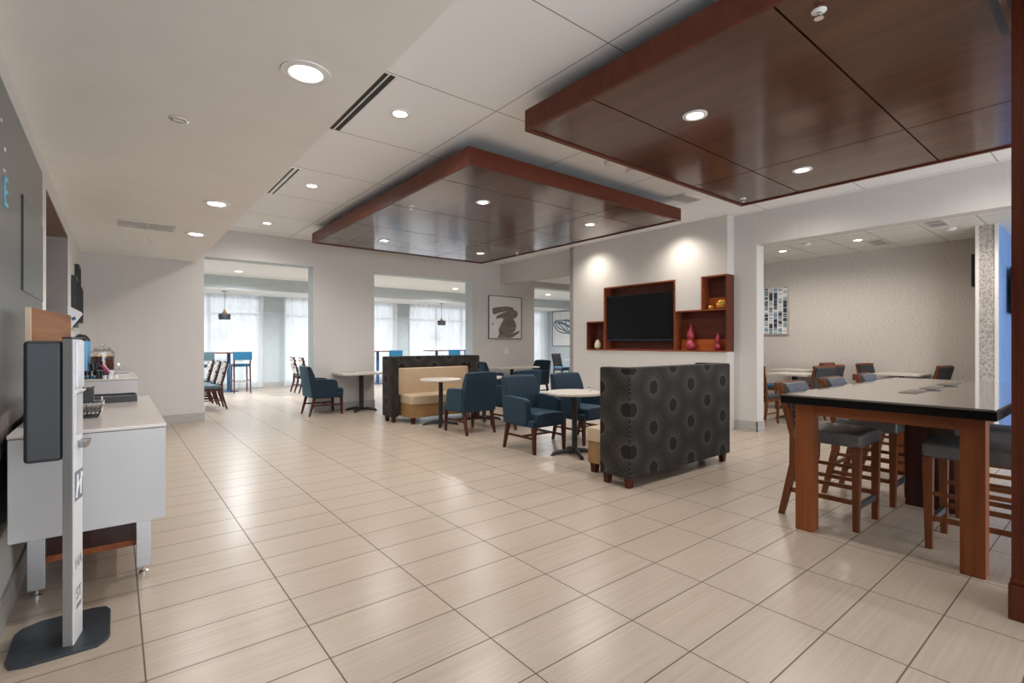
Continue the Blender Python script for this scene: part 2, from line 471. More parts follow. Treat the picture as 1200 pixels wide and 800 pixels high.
def spread(make, places):
    """make one, then copy it to the remaining (loc, rz, label) places"""
    first = None
    for loc, rz, label in places:
        if first is None:
            first = make(label); first.location = loc; first.rotation_euler = (0, 0, rz)
        else:
            dup(first, loc, rz, label)

# ---------------------------------------------------------------- constants of the place
XL, YB, ZC, ZS, XS = -.42, 9.85, 3.29, 2.69, 1.06
ZH = 2.80                 # heads of all wide openings
XR, XT = 7.5, 7.3         # right wall plane, television wall plane
TB = .32                  # back wall thickness
YSUN, XSUN = 16.2, 14.9
XF = 11.2                 # far wall of the right dining room

# ---------------------------------------------------------------- shell
struct('floor', M().box(-3.4, 15.2, -3.2, 16.5, -.1, 0), FLOOR)
struct('ceiling', M().box(XL - .2, XR + .25, -3.2, YB, ZC, ZC + .1), CEIL)
struct('ceiling_soffit', M().box(XL, XS, -3.2, YB, ZS, ZC), PLASTER)
# left wall with recess
lw = M()
lw.box(XL - .2, XL, -3.2, 5.21, 0, ZC).box(XL - .2, XL, 5.21, 7.47, 2.52, ZC).box(XL - .2, XL, 7.47, YB, 0, ZC)
struct('wall_left', lw, LWALL)
rec = M().box(XL - 1.0, XL - .2, 7.47, 7.55, 0, 2.6).box(XL - 1.0, XL - .2, 5.13, 5.21, 0, 2.6)
struct('trim_1', rec, GREYREV)
struct('trim_2', M().box(XL - .2, XL - .004, 7.455, 7.469, 0, 2.505), GREYREV)
struct('trim_3', M().box(XL - 1.0, XL - .003, 5.212, 7.469, 2.505, 2.519), BROWNREV)
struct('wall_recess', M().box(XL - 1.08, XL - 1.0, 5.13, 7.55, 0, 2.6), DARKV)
struct('baseboard_left', M().box(XL, XL + .014, -3.0, 5.19, 0, .14).box(XL, XL + .014, 7.5, YB, 0, .14), BASEB)
# back wall with three wide openings
bw = M()
o1, o2, o3 = (1.165, 2.97), (4.19, 6.66), (8.6, 10.8)
y0, y1 = YB, YB + TB
bw.box(-3.2, o1[0], y0, y1, 0, ZH).box(o1[1], o2[0], y0, y1, 0, ZH).box(o2[1], o3[0], y0, y1, 0, ZH).box(o3[1], 15.1, y0, y1, 0, ZH)
bw.box(-3.2, 15.1, y0, y1, ZH, 3.45)
struct('wall_back', bw, WALLP)
bb = M()
for a, b in ((XL + .016, o1[0] + .012), (o1[1] - .012, o2[0] + .012), (o2[1] - .012, o3[0] + .012)):
    bb.box(a, b, YB - .014, YB, 0, .15)
struct('baseboard_back', bb, BASEB)
for i, (a, b) in enumerate((o1, o2, o3)):
    t = M().box(b - .004, b, y0 + .004, y1 + .004, 0, ZH).box(a, a + .004, y0 + .004, y1 + .004, 0, ZH).box(a, b, y0 + .004, y1 + .004, ZH - .004, ZH)
    struct('trim_%d' % (i + 4), t, SUNW)
# right wall: solid behind the tv, headers over the passage and over the dining opening
rw = M()
rw.box(XR, XR + .22, 3.53, 7.24, 0, ZC).box(XR, XR + .22, 7.24, YB, ZH - .01, ZC).box(XR, XR + .22, -3.2, 3.53, ZH, ZC)
struct('wall_right', rw, WALLP)
struct('baseboard_right', M().box(XR - .014, XR, 3.516, 3.86, 0, .15).box(XR - .014, XR + .234, 3.516, 3.53, 0, .15), BASEB)
# television wall, built around the niches
NY = dict(e=3.88, a=4.31, b=4.78, c=6.33, d=6.77, f=7.24)
Z0, ZL, ZM, ZT = 1.19, 1.86, 1.75, 2.385
tw = M()
tw.box(XT, XR, NY['e'], NY['f'], 0, Z0).box(XT, XR, NY['e'], NY['f'], ZT, ZC)
tw.box(XT, XR, NY['d'], NY['f'], Z0, ZT).box(XT, XR, NY['c'], NY['d'], ZM, ZT).box(XT, XR, NY['a'], NY['b'], ZL, ZT)
struct('wall_television', tw, WALLP)
struct('trim_7', M().box(XT - .006, XT, NY['f'] - .09, NY['f'] + .004, 0, ZC), GREYREV)
struct('trim_8', M().box(XR, XR + .224, 7.236, 7.24 + .006, 0, ZH), SUNW)
# nook behind the passage
struct('ceiling_nook', M().box(XR + .22, XSUN, 7.0, YB, 2.95, 3.05), SUNC)
struct('wall_nook', M().box(XR + .22, XSUN, 6.9, 7.0, 0, 3.05).box(11.9, 12.0, 7.0, YB, 0, 3.05), WALLP)
# right dining room
struct('ceiling_dining', M().box(XR + .22, 13.0, -3.2, 6.9, 3.08, 3.2), CEIL2)
struct('wall_dining_far', M().box(XF, XF + .15, 1.45, 6.9, 0, 3.08), WEAVE)
struct('wall_dining_stub', M().box(10.1, XF, 1.262, 1.48, 0, 3.08).box(XF, 12.9, 1.262, 1.45, 0, 3.08), STIP)
struct('wall_blue', M().box(10.13, 12.9, 1.25, 1.262, 0, 3.08), BLUEW)
struct('wall_dining_end', M().box(12.9, 13.0, -3.2, 1.45, 0, 3.08), BLUEW)
struct('trim_9', M().box(10.085, 10.13, 1.245, 1.285, 0, 3.08).box(10.085, 10.13, 1.455, 1.495, 0, 3.08), WHITE)
# sunroom
struct('ceiling_sunroom', M().box(-3.2, XSUN, y1, 14.5, 3.05, 3.15), SUNC)
struct('ceiling_sunroom_bulkhead', M().box(-3.2, XSUN, 14.5, YSUN + .2, 2.73, 3.15), SUNW)
struct('trim_10', M().box(-3.2, XSUN, 14.5, YSUN, 2.715, 2.729), SUNC)  # window light on the bulkhead underside put into a paler sheet
struct('wall_sunroom_left', M().box(-3.4, -3.2, YB, YSUN + .2, 0, 3.45), SUNW)
struct('wall_sunroom_right', M().box(XSUN, XSUN + .2, y1, YSUN + .2, 0, 3.45), SUNW)
wins = ((-1.9, 3.36), (4.03, 7.62), (8.22, 11.6), (12.2, 14.72))
sw = M(); px = -3.2
for a, b in wins:
    sw.box(px, a, YSUN, YSUN + .2, 0, 2.73); px = b
    sw.box(a, b, YSUN, YSUN + .2, 0, .12)
sw.box(px, XSUN, YSUN, YSUN + .2, 0, 2.73)
struct('wall_sunroom_far', sw, SUNW)
bs = M(); px = -3.2
for a, b in wins + ((XSUN, XSUN),):
    if a - px > .3: bs.box(px, a, YSUN - .014, YSUN, 0, .16)
    px = b
struct('baseboard_sunroom', bs, BASEB)
for i, (a, b) in enumerate(wins):
    f = M(); n = max(2, round((b - a) / 1.25))
    f.box(a, b, YSUN + .06, YSUN + .12, .12, .18).box(a, b, YSUN + .06, YSUN + .12, 2.62, 2.73).box(a, b, YSUN + .065, YSUN + .115, 2.14, 2.2).box(a, b, YSUN + .065, YSUN + .115, .80, .85)
    for k in range(n + 1):
        x = a + (b - a) * k / n
        f.box(max(a, x - .035), min(b, x + .035), YSUN + .06, YSUN + .12, .12, 2.73)
    w = struct('window_%d' % (i + 1), f, WINF)
    struct('pane', M().box(a + .01, b - .01, YSUN + .088, YSUN + .092, .13, 2.72), PANE, w)

# sheer curtains, one per window
def curtain(a, b, label, amp=.065):
    n = int((b - a) * 42); me = M(); grid = []
    ph = random.random() * 9
    for zi, z in enumerate((.03, .6, 1.4, 2.2, 2.60, 2.712)):
        row = []
        for i in range(n + 1):
            x = a + (b - a) * i / n
            w = amp * (math.sin(x * 31 + ph + .4 * math.sin(x * 3.1)) + .5 * math.sin(x * 17 + 2 * ph)) * (1.0 if z < 2.5 else .6)
            row.append(me.bm.verts.new((x + .01 * math.sin(z * 2 + i), YSUN - .16 + w * (1 + .15 * math.sin(z * 1.3 + i * .05)), z)))
        grid.append(row)
    for r0, r1 in zip(grid, grid[1:]):
        for i in range(n):
            me.bm.faces.new((r0[i], r0[i + 1], r1[i + 1], r1[i]))
    t = thing('sheer_curtain', label, 'curtain', group='sheer curtains along the sunroom windows')
    obj('voile', me, SHEER, t)
    obj('track', M().box(a, b, YSUN - .18, YSUN - .14, 2.700, 2.716), WINF, t)
curtain(-1.9, 3.42, 'white sheer curtain seen through the left wide opening, beside the black pendant lamp')
curtain(3.97, 7.66, 'white sheer curtain between the two pale blue wall piers')
curtain(8.16, 11.66, 'white sheer curtain seen through the middle wide opening, behind the second pendant lamp')
curtain(12.1, 14.78, 'narrow strip of sheer curtain beside the loop painting in the far passage')

# ---------------------------------------------------------------- wood canopies under the ceiling
def canopy(label, x0, x1, y0, y1, xs, ys):
    t = thing('ceiling_canopy', label, 'ceiling canopy', ((x0 + x1) / 2, (y0 + y1) / 2, 3.0), group='stained wood canopies')
    cx, cy = (x0 + x1) / 2, (y0 + y1) / 2
    zb, zt, w = 0, .165, .035
    def fb(a, b, c, d, e=zb, f=zt): return M().box(a - cx, b - cx, c - cy, d - cy, e, f)
    fo = fb(x0, x0 + w, y0, y1); fo.box(x1 - w - cx, x1 - cx, y0 - cy, y1 - cy, zb, zt)
    fo.box(x0 + w - cx, x1 - w - cx, y1 - w - cy, y1 - cy, zb, zt).box(x0 + w - cx, x1 - w - cx, y0 - cy, y0 + w - cy, zb, zt)
    obj('fascia', fo, FASCIA, t, smooth=False)
    obj('backing_board', fb(x0 + w, x1 - w, y0 + w, y1 - w, .05, .07), DARKB, t, smooth=False)
    ex = [x0 + w + .008] + xs + [x1 - w - .008]; ey = [y0 + w + .008] + ys + [y1 - w - .008]
    for a, b in zip(ex, ex[1:]):
        for c, d in zip(ey, ey[1:]):
            obj('panel', fb(a + .006, b - .006, c + .006, d - .006, .012, .05), CANOPY, t, smooth=False)
    for sx in (x0 + .6, x1 - .6):
        for sy in (y0 + .6, y1 - .6):
            obj('hanger', M().box(sx - .03 - cx, sx + .03 - cx, sy - .03 - cy, sy + .03 - cy, .07, ZC - 3.0), DARKB, t, smooth=False)
    return t
canopy('near reddish brown wood ceiling canopy running past the pillar', 2.53, 6.0, -1.3, 3.01, [4.87], [-.07, 1.13, 2.34])
canopy('far reddish brown wood ceiling canopy over the blue armchairs', 2.57, 6.04, 3.87, 8.6, [4.87], [4.44, 5.64, 6.84, 8.04])

# ---------------------------------------------------------------- recessed lights and ceiling fittings
LAMPS = []
def lamp(x, y, z, w, c=(1, .955, .90), size=2.9, blend=.8, r=.06):
    l = bpy.data.lights.new('downlight_or_fill_lamp', 'SPOT'); l.energy = w; l.color = c; l.spot_size = size; l.spot_blend = blend; l.shadow_soft_size = r
    o = bpy.data.objects.new('downlight_or_fill_lamp', l); COL.objects.link(o); o.location = (x, y, z - .03)
def downlight(r):
    def mk(label):
        t = thing('recessed_downlight', label, 'ceiling light', group='recessed downlights')
        obj('trim_ring', M().lathe([(r, 0), (r * 1.0, -.006), (r * .70, -.009), (r * .64, -.004), (r * .64, 0)], n=36), VENTW, t)
        obj('lens', M().lathe([(r * .64, -.002), (r * .63, -.006), (0, -.006)], n=32), LENS, t)
        return t
    return mk
WS, WC, WW = 68, 86, 92
L1 = [(.75, 2.61, ZS, 'large recessed downlight in the plaster soffit, nearest the camera'),
      (.77, 5.6, ZS, 'recessed downlight in the soffit, middle of its row'),
      (.78, 7.32, ZS, 'recessed downlight in the soffit, farthest, beside the square grille')]
spread(downlight(.118), [((x, y, z), 0, l) for x, y, z, l in L1])
L2 = [(1.90, 3.92, ZC, 'recessed downlight in the white ceiling beside the nearer slot diffuser'),
      (1.91, 6.4, ZC, 'recessed downlight in the white ceiling beside the farther slot diffuser'),
      (1.93, 8.85, ZC, 'recessed downlight in the white ceiling nearest the back wall')]
spread(downlight(.088), [((x, y, z), 0, l) for x, y, z, l in L2])
ZP = 3.012
L3 = [(3.43, 4.86, ZP, 'downlight in the far wood canopy, nearest its near left corner'),
      (5.26, 4.82, ZP, 'downlight in the far wood canopy, nearest the television wall'),
      (3.44, 7.68, ZP, 'downlight in the far wood canopy, at its far left'),
      (5.34, 7.65, ZP, 'downlight in the far wood canopy, at its far right above the picture'),
      (3.35, 2.03, ZP, 'bright downlight in the near wood canopy, left of its two'),
      (5.22, 2.02, ZP, 'downlight in the near wood canopy, right of its two')]
spread(downlight(.088), [((x, y, z), 0, l) for x, y, z, l in L3])
for x, y, z, l in L1: lamp(x, y, z, WS)
for x, y, z, l in L2: lamp(x, y, z, WC)
for x, y, z, l in L3: lamp(x, y, z, WW)
L4 = [(9.92, 4.18, 3.08, 'downlight in the dining room ceiling, nearest the white jamb'),
      (9.86, 2.94, 3.08, 'downlight in the dining room ceiling between the two grilles')]
spread(downlight(.09), [((x, y, z), 0, l) for x, y, z, l in L4])
for x, y, z, l in L4: lamp(x, y, z, 75, (1, .92, .83))
spread(downlight(.09), [((9.6, 8.3, 2.95), 0, 'added unseen recessed light in the low ceiling beyond the passage header')])
lamp(9.6, 8.3, 2.95, 90, (1, .93, .85))  # unseen lamp and fixture added to lift the dim nook
lamp(9.3, 1.0, 3.08, 75, (1, .92, .83)); lamp(9.2, 5.6, 3.08, 60, (1, .92, .83))
for yy in (2.7, .9, -.9): lamp(6.7, yy, ZC, 38, (1, .94, .87), 2.9, .9, .06)  # unseen lamps without fixtures, added to brighten the right wall header
L5 = [(6.86, 6.5, ZC, 'wall washer downlight above the left part of the television wall'),
      (6.86, 4.62, ZC, 'wall washer downlight above the red vases')]
spread(downlight(.07), [((x, y, z), 0, l) for x, y, z, l in L5])
for x, y, z, l in L5: lamp(x + .05, y, z, 85, (1, .92, .80), 2.4, 1.0, .08)

def mk_slot(w, fm):
    def mk(label):
        t = thing('slot_diffuser', label, 'air vent', group='slot diffusers along the soffit')
        obj('frame', M().box(-.065, .065, -.6, .6, -.006, 0), fm, t, smooth=False)
        obj('slot', M().box(-.028 - w, -.028 + w, -.59, .59, -.009, -.005), VENTD, t, smooth=False)
        obj('slot', M().box(.028 - w, .028 + w, -.59, .59, -.009, -.005), VENTD, t, smooth=False)
        return t
    return mk
spread(mk_slot(.020, VENTW), [((1.56, 3.98, ZC), 0, 'long twin slot diffuser with wide black slots, nearer along the soffit edge')])
spread(mk_slot(.009, VENTW), [((1.58, 6.46, ZC), 0, 'long white twin slot diffuser with thin slots, farther along the soffit edge')])
def mk_grille(w, d, n):
    def mk(label):
        t = thing('ceiling_grille', label, 'air vent', group='ceiling grilles')
        fr = M().box(-w, w, -d, -d + .03, -.012, 0).box(-w, w, d - .03, d, -.012, 0).box(-w, -w + .03, -d + .03, d - .03, -.012, 0).box(w - .03, w, -d + .03, d - .03, -.012, 0).box(-.008, .008, -d + .03, d - .03, -.012, 0)
        obj('frame', fr, VENT, t, smooth=False)
        obj('backing', M().box(-w + .03, w - .03, -d + .03, d - .03, -.003, 0), VENTD, t, smooth=False)
        s = M()
        for i in range(n):
            y = -d + .04 + (2 * d - .08) * i / (n - 1)
            s.bar((-w + .03, y, -.007), (w - .03, y, -.007), .014, .003)
        obj('louvres', s, VENT, t, smooth=False)
        return t
    return mk
spread(mk_grille(.27, .19, 13), [((.28, 7.14, ZS), 0, 'pale grille in the plaster soffit')])
spread(mk_grille(.30, .12, 7), [((10.35, 2.78, 3.08), .0, 'grille in the dining room ceiling beside the downlights'),
                                ((9.35, 1.82, 3.08), .0, 'grille in the dining room ceiling nearest the stippled wall end')])
spread(mk_grille(.22, .12, 7), [((6.03, 3.8, ZC), 0, 'dark grille in the gap between the two wood canopies')])
def mk_strip(label):
    t = thing('linear_grille', label, 'air vent')
    obj('frame', M().box(-1.1, 0, -.08, .08, -.016, 0), BLACKP, t, smooth=False)
    obj('blades', M().box(-1.08, -.03, -.045, -.02, -.019, -.015).box(-1.08, -.03, .02, .045, -.019, -.015), BROWNREV, t, smooth=False)
    return t
spread(mk_strip, [((3.77, .37, ZP), 0, 'black linear grille in the near canopy beside the pillar')])

def mk_sprinkler(label):
    t = thing('sprinkler_head', label, 'sprinkler', group='ceiling sprinkler heads')
    obj('escutcheon', M().lathe([(.035, .004), (.035, -.004), (.012, -.012), (.012, .004)], n=24), VENTW, t)
    obj('deflector', M().lathe([(.006, -.01), (.006, -.035), (.022, -.036), (.022, -.040), (0, -.040)], n=16), CHROME, t)
    return t
spread(mk_sprinkler, [((.35, 8.1, ZS), 0, 'small sprinkler head in the soffit behind the square grille'),
                      ((2.84, 5.55, ZP), 0, 'sprinkler head at the left of the far canopy'),
                      ((5.86, 7.2, ZP), 0, 'sprinkler head at the far right of the far canopy'),
                      ((2.79, 1.0, ZP), 0, 'white sprinkler head nearest the camera in the near canopy'),
                      ((5.72, 2.85, ZP), 0, 'sprinkler head at the corner of the near canopy beside the dining opening')])
def mk_disc(label):
    t = thing('concealed_sprinkler', label, 'sprinkler')
    obj('cover_ring', M().lathe([(.055, 0), (.055, -.006), (.040, -.010), (.040, 0)], n=28), CHROME, t)
    obj('head', M().lathe([(.038, -.001), (.038, -.004), (0, -.004)], n=20).box(-.03, .03, -.004, .004, -.018, -.002), VENT, t)
    return t
spread(mk_disc, [((.30, 3.63, ZS), 0, 'round chrome fitting in the soffit left of the big downlight')])
def mk_det(label):
    t = thing('smoke_detector', label, 'smoke detector', group='ceiling detectors')
    obj('body', M().lathe([(.068, 0), (.070, -.018), (.058, -.035), (.03, -.045), (0, -.046)], n=28), VENTW, t)
    obj('vent_band', M().lathe([(.0705, -.010), (.0705, -.015), (.062, -.015), (.062, -.010)], n=28), VENT, t)
    return t
spread(mk_det, [((4.2, 3.55, ZC), 0, 'white ceiling detector between the canopies, left of two'),
                ((4.58, 3.56, ZC), 0, 'white ceiling detector between the canopies, right of two'),
                ((9.49, 3.6, 3.08), 0, 'ceiling detector in the dining room between its two downlights'),
                ((9.95, 1.75, 3.08), 0, 'round ceiling detector in the dining room beyond the last grille')])

# ---------------------------------------------------------------- pillar
t = thing('wood_pillar', 'tall dark mahogany pillar at the right edge beside the bar table', 'pillar', (3.365, .375, 0))
sh = M().box(.012, .34, -.34, -.012, .2, 3.0)
sh.box(.004, .012, -.035, -.004, .2, 3.0).box(.006, .012, -.34, -.06, 2.16, 2.20)
obj('shaft', sh, PILLAR, t, smooth=False)
obj('plinth', M().box(-.012, .36, -.36, .006, 0, .17).bevel(.004), PILLAR, t)
obj('moulding', M().box(-.006, .352, -.352, .0, .17, .20).bevel(.008, 3), PILLAR, t)

# ---------------------------------------------------------------- television niche, tv and ornaments
t = thing('shelf_niche', 'stepped mahogany niche unit in the wall around the television', 'shelf', (XT, 0, 0))
d = XR - XT - .004; q = .022; fr = -.012
def nb(y0, y1, z0, z1, x0=fr, x1=d): return M().box(x0, x1, y0, y1, z0, z1)
obj('bottom_board', nb(NY['e'], NY['d'], Z0, Z0 + q), NICHEE, t, smooth=False)
obj('back_panel', M().box(d - .012, d, NY['c'], NY['d'], Z0 + q, ZM).box(d - .012, d, NY['b'], NY['c'], Z0 + q, ZT).box(d - .012, d, NY['e'], NY['b'], Z0 + q, ZL).box(d - .012, d, NY['e'], NY['a'], ZL, ZT), NICHE, t, smooth=False)
obj('side_panel', nb(NY['e'], NY['e'] + q, Z0 + q, ZT), NICHE, t, smooth=False)
obj('side_panel', nb(NY['d'] - q, NY['d'], Z0 + q, ZM), NICHE, t, smooth=False)
obj('divider', nb(NY['c'] - q, NY['c'], Z0 + q, ZT), NICHEE, t, smooth=False)
obj('divider', nb(NY['b'], NY['b'] + q, Z0 + q, ZT), NICHEE, t, smooth=False)
obj('divider', nb(NY['a'] - q, NY['a'], ZL, ZT), NICHEE, t, smooth=False)
obj('top_board', nb(NY['b'] + q, NY['c'] - q, ZT - q, ZT), NICHEE, t, smooth=False)
obj('top_board', nb(NY['c'], NY['d'] - q, ZM - q, ZM), NICHEE, t, smooth=False)
obj('top_board', nb(NY['e'] + q, NY['a'] - q, ZT - q, ZT), NICHEE, t, smooth=False)
obj('shelf_board', nb(NY['e'] + q, NY['b'], ZL - q, ZL), NICHEE, t, smooth=False)
obj('accent_strip', M().box(d - .02, d - .012, NY['e'] + q, NY['b'], Z0 + q, Z0 + .20), ORANGE, t, smooth=False)
obj('accent_strip', M().box(d - .02, d - .012, NY['e'] + q, NY['a'] - q, ZL, ZL + .19), ORANGE, t, smooth=False)

t = thing('television', 'wide black flat television mounted in the wood niche', 'television', (XT, 0, 0))
obj('cabinet', M().box(.035, .075, 4.84, 6.29, 1.375, 2.21).bevel(.006), BLACKP, t)
obj('screen', M().box(.031, .036, 4.852, 6.278, 1.395, 2.200), SCREEN, t, smooth=False)
obj('lower_bezel', M().box(.030, .036, 4.845, 6.285, 1.377, 1.394), BEZEL, t, smooth=False)
obj('wall_bracket', M().box(.075, d - .012, 5.3, 5.8, 1.6, 2.0), BLACKP, t, smooth=False)

def gourd(label, y, s):
    pr = [(.030, 0), (.062, .008), (.085, .045), (.090, .075), (.080, .11), (.048, .145), (.040, .16), (.056, .19), (.064, .225), (.056, .265), (.030, .31), (.014, .36), (.006, .405), (0, .41)]
    return tag(obj('gourd_vase', M().lathe([(r * s, z * s) for r, z in pr], n=32), RED, loc=(XT + .085, y, Z0 + q)), label, 'vase', 'crimson gourd vases')
gourd('tall crimson double gourd vase on the niche shelf', 4.55, 1.05)
gourd('small crimson double gourd vase beside the niche end', 4.08, .72)
tag(obj('egg_vase', M().lathe([(.03, 0), (.058, .02), (.068, .06), (.060, .11), (.036, .155), (.012, .185), (0, .188)], n=28), IVORY, loc=(XT + .08, 6.56, Z0 + q)), 'small ivory egg shaped vase in the left niche', 'vase')
tag(obj('bud_vase', M().lathe([(.03, 0), (.035, .02), (.035, .15), (.022, .19), (.022, .22), (0, .22)], n=20), TEAL, loc=(XT + .10, 6.395, Z0 + q)), 'slim dark teal bottle beside the ivory vase', 'vase')
def goldball(label, y, r):
    m = M(); n = 5
    for k in range(n):
        a = PI * k / n
        m.tube([(r * math.cos(tt) * math.cos(a), r * math.cos(tt) * math.sin(a), r + r * math.sin(tt) * .93) for tt in [2 * PI * i / 28 for i in range(28)]], r * .10, 6, True)
    for h in (-.5, 0, .5):
        rr = r * math.sqrt(1 - h * h)
        m.tube([(rr * math.cos(tt), rr * math.sin(tt), r + r * h * .93) for tt in [2 * PI * i / 28 for i in range(28)]], r * .10, 6, True)
    return tag(obj('openwork_orb', m, GOLD, loc=(XT + .08, y, ZL)), label, 'ornament', 'gold openwork orbs')
goldball('larger gold openwork orb in the upper right niche', 4.015, .072)
goldball('tiny gold openwork orb left of the larger orb', 4.20, .034)

# ---------------------------------------------------------------- pictures on walls
def picture(label, w, h, loc, rz, fm, art=None, fw=.018, depth=.035):
    """hangs with its face towards local -y, centred on its origin"""
    t = thing('framed_picture', label, 'picture', loc, rz)
    f = M().box(-w / 2, w / 2, -depth, 0, h / 2 - fw, h / 2).box(-w / 2, w / 2, -depth, 0, -h / 2, -h / 2 + fw)
    f.box(-w / 2, -w / 2 + fw, -depth, 0, -h / 2 + fw, h / 2 - fw).box(w / 2 - fw, w / 2, -depth, 0, -h / 2 + fw, h / 2 - fw)
    obj('frame', f, fm, t, smooth=False)
    obj('canvas', M().box(-w / 2 + fw, w / 2 - fw, -depth * .6, -.002, -h / 2 + fw, h / 2 - fw), CANVAS, t, smooth=False)
    if art: art(t, w - 2 * fw, h - 2 * fw, -depth * .6)
    return t
def art_brush(t, w, h, y):
    def P(pts): return [(((x - 100) / 255 - .5) * w, (.5 - (v - 310) / 330) * h) for x, v in pts]
    m = M()
    m.prism(P([(125, 405), (160, 395), (240, 383), (292, 395), (286, 420), (230, 425), (175, 440), (150, 452), (127, 450)]), 1, y - .003, y)
    m.prism(P([(152, 490), (160, 462), (220, 432), (290, 408), (318, 418), (328, 445), (315, 470), (290, 485), (308, 512), (314, 545), (306, 575), (282, 600), (345, 575), (332, 600), (290, 628), (260, 638), (162, 636), (178, 602), (172, 572), (198, 515), (212, 488), (190, 478)]), 1, y - .004, y)
    m.prism(P([(124, 522), (132, 520), (130, 540), (125, 540)]), 1, y - .003, y)
    obj('brush_strokes', m, BRUSH, t, smooth=False)
def art_loops(t, w, h, y):
    m = M(); random.seed(3)
    for k, (cx, cz, rx, rz, ph) in enumerate(((-.12, .05, .32, .22, .3), (.08, -.06, .36, .26, 1.1), (-.02, -.02, .42, .19, 2.0), (.15, .03, .26, .24, .7))):
        pts = []
        for i in range(40):
            a = 2 * PI * i / 40
            pts.append(((cx + rx * math.cos(a + ph) * (1 + .12 * math.sin(3 * a + k))) * w, y - .002, (cz + rz * math.sin(a) * (1 + .15 * math.cos(2 * a + ph))) * h))
        m.tube(pts, .030, 6, True)
    m.warp(lambda c: (c.x, y - .002 + (c.y - y + .002) * .12, c.z))
    obj('painted_loops', m, LOOP, t)
def art_dash(t, w, h, y):
    m, nt, b = base('dash_painting', .7)
    e = Ex(nt)
    sep = nd(nt, 'ShaderNodeSeparateXYZ'); nt.links.new(nd(nt, 'ShaderNodeTexCoord').outputs['Object'], sep.inputs[0])
    X = e.m('MULTIPLY', e.m('ADD', sep.outputs[0], w / 2), 7 / w); ci = e.m('FLOOR', X); fx = e.m('ABSOLUTE', e.m('SUBTRACT', e.m('FRACT', X), .5))
    cb = nd(nt, 'ShaderNodeCombineXYZ'); nt.links.new(e.m('MULTIPLY', ci, 7.3), cb.inputs[0]); nt.links.new(e.m('MULTIPLY', sep.outputs[2], 48), cb.inputs[1])
    no = nd(nt, 'ShaderNodeTexNoise'); no.inputs['Scale'].default_value = 1; no.inputs['Detail'].default_value = 3; nt.links.new(cb.outputs[0], no.inputs['Vector'])
    c2 = nd(nt, 'ShaderNodeCombineXYZ'); nt.links.new(e.m('MULTIPLY', ci, 3.1), c2.inputs[0]); nt.links.new(e.m('MULTIPLY', sep.outputs[2], 5), c2.inputs[1])
    n2 = nd(nt, 'ShaderNodeTexNoise'); n2.inputs['Scale'].default_value = 1; nt.links.new(c2.outputs[0], n2.inputs['Vector'])
    edge = e.m('ADD', .30, e.m('MULTIPLY', no.outputs[0], .16))
    on = e.m('MULTIPLY', e.m('LESS_THAN', fx, edge), e.m('GREATER_THAN', e.m('ADD', no.outputs[0], e.m('MULTIPLY', n2.outputs[0], .5)), .70))
    ink = e.mix(e.m('GREATER_THAN', n2.outputs[0], .5), (.16, .28, .36), (.02, .035, .055))
    nt.links.new(e.mix(on, (.74, .73, .72), ink), b.inputs['Base Color'])
    obj('painted_face', M().box(-w / 2, w / 2, y - .003, y, -h / 2, h / 2), m, t, smooth=False)
picture('framed abstract with a taupe brush mass, on the taupe back wall', 1.05, 1.07, (7.63, YB, 1.965), 0, FRAMEG, art_brush)
picture('white picture of tangled teal loops on the pale sunroom wall', 1.9, 1.5, (XSUN, 14.88, 1.95), -PI / 2, BLKF, art_loops)
picture('narrow white picture of dark blue dashes on the dining room wall', .72, 1.03, (XF, 4.95, 2.03), -PI / 2, FRAMES, art_dash, .02, .05)
def dark_frame(label, y, z, w, h):
    t = thing('picture_frame', label, 'picture', (XL, y, z), PI / 2, 'black frames on the left wall')
    f = M().box(-w / 2, w / 2, -.045, 0, h / 2 - .035, h / 2).box(-w / 2, w / 2, -.045, 0, -h / 2, -h / 2 + .035).box(-w / 2, -w / 2 + .035, -.045, 0, -h / 2 + .035, h / 2 - .035).box(w / 2 - .035, w / 2, -.045, 0, -h / 2 + .035, h / 2 - .035)
    obj('frame', f, BLKF, t, smooth=False)
    obj('print', M().box(-w / 2 + .035, w / 2 - .035, -.02, 0, -h / 2 + .035, h / 2 - .035), MATB, t, smooth=False)
dark_frame('black picture frame on the left wall, nearest and lowest of the cluster', 8.16, 1.83, .50, .62)
dark_frame('black picture frame on the left wall, highest of the cluster', 8.78, 2.02, .48, .66)
dark_frame('black picture frame on the left wall, closest to the back corner', 9.4, 1.86, .42, .5)
t = thing('light_switch', 'white switch plate on the back wall under the brush picture', 'light switch', (7.66, YB, 1.12))
obj('plate', M().box(-.075, .075, -.008, 0, -.06, .06).bevel(.003), SWITCH, t)
obj('rocker', M().box(-.04, -.012, -.013, -.008, -.03, .03).box(.012, .04, -.013, -.008, -.03, .03), SWITCH, t, smooth=False)
t = thing('floor_box', 'small dark floor outlet cover on the tiles beside the armchairs', 'floor outlet', (5.02, 5.5, 0))
obj('cover', M().box(-.09, .09, -.07, .07, 0, .005).bevel(.002), PLATE, t)
obj('flap', M().box(-.05, .05, -.035, .035, .005, .008), GROM, t, smooth=False)

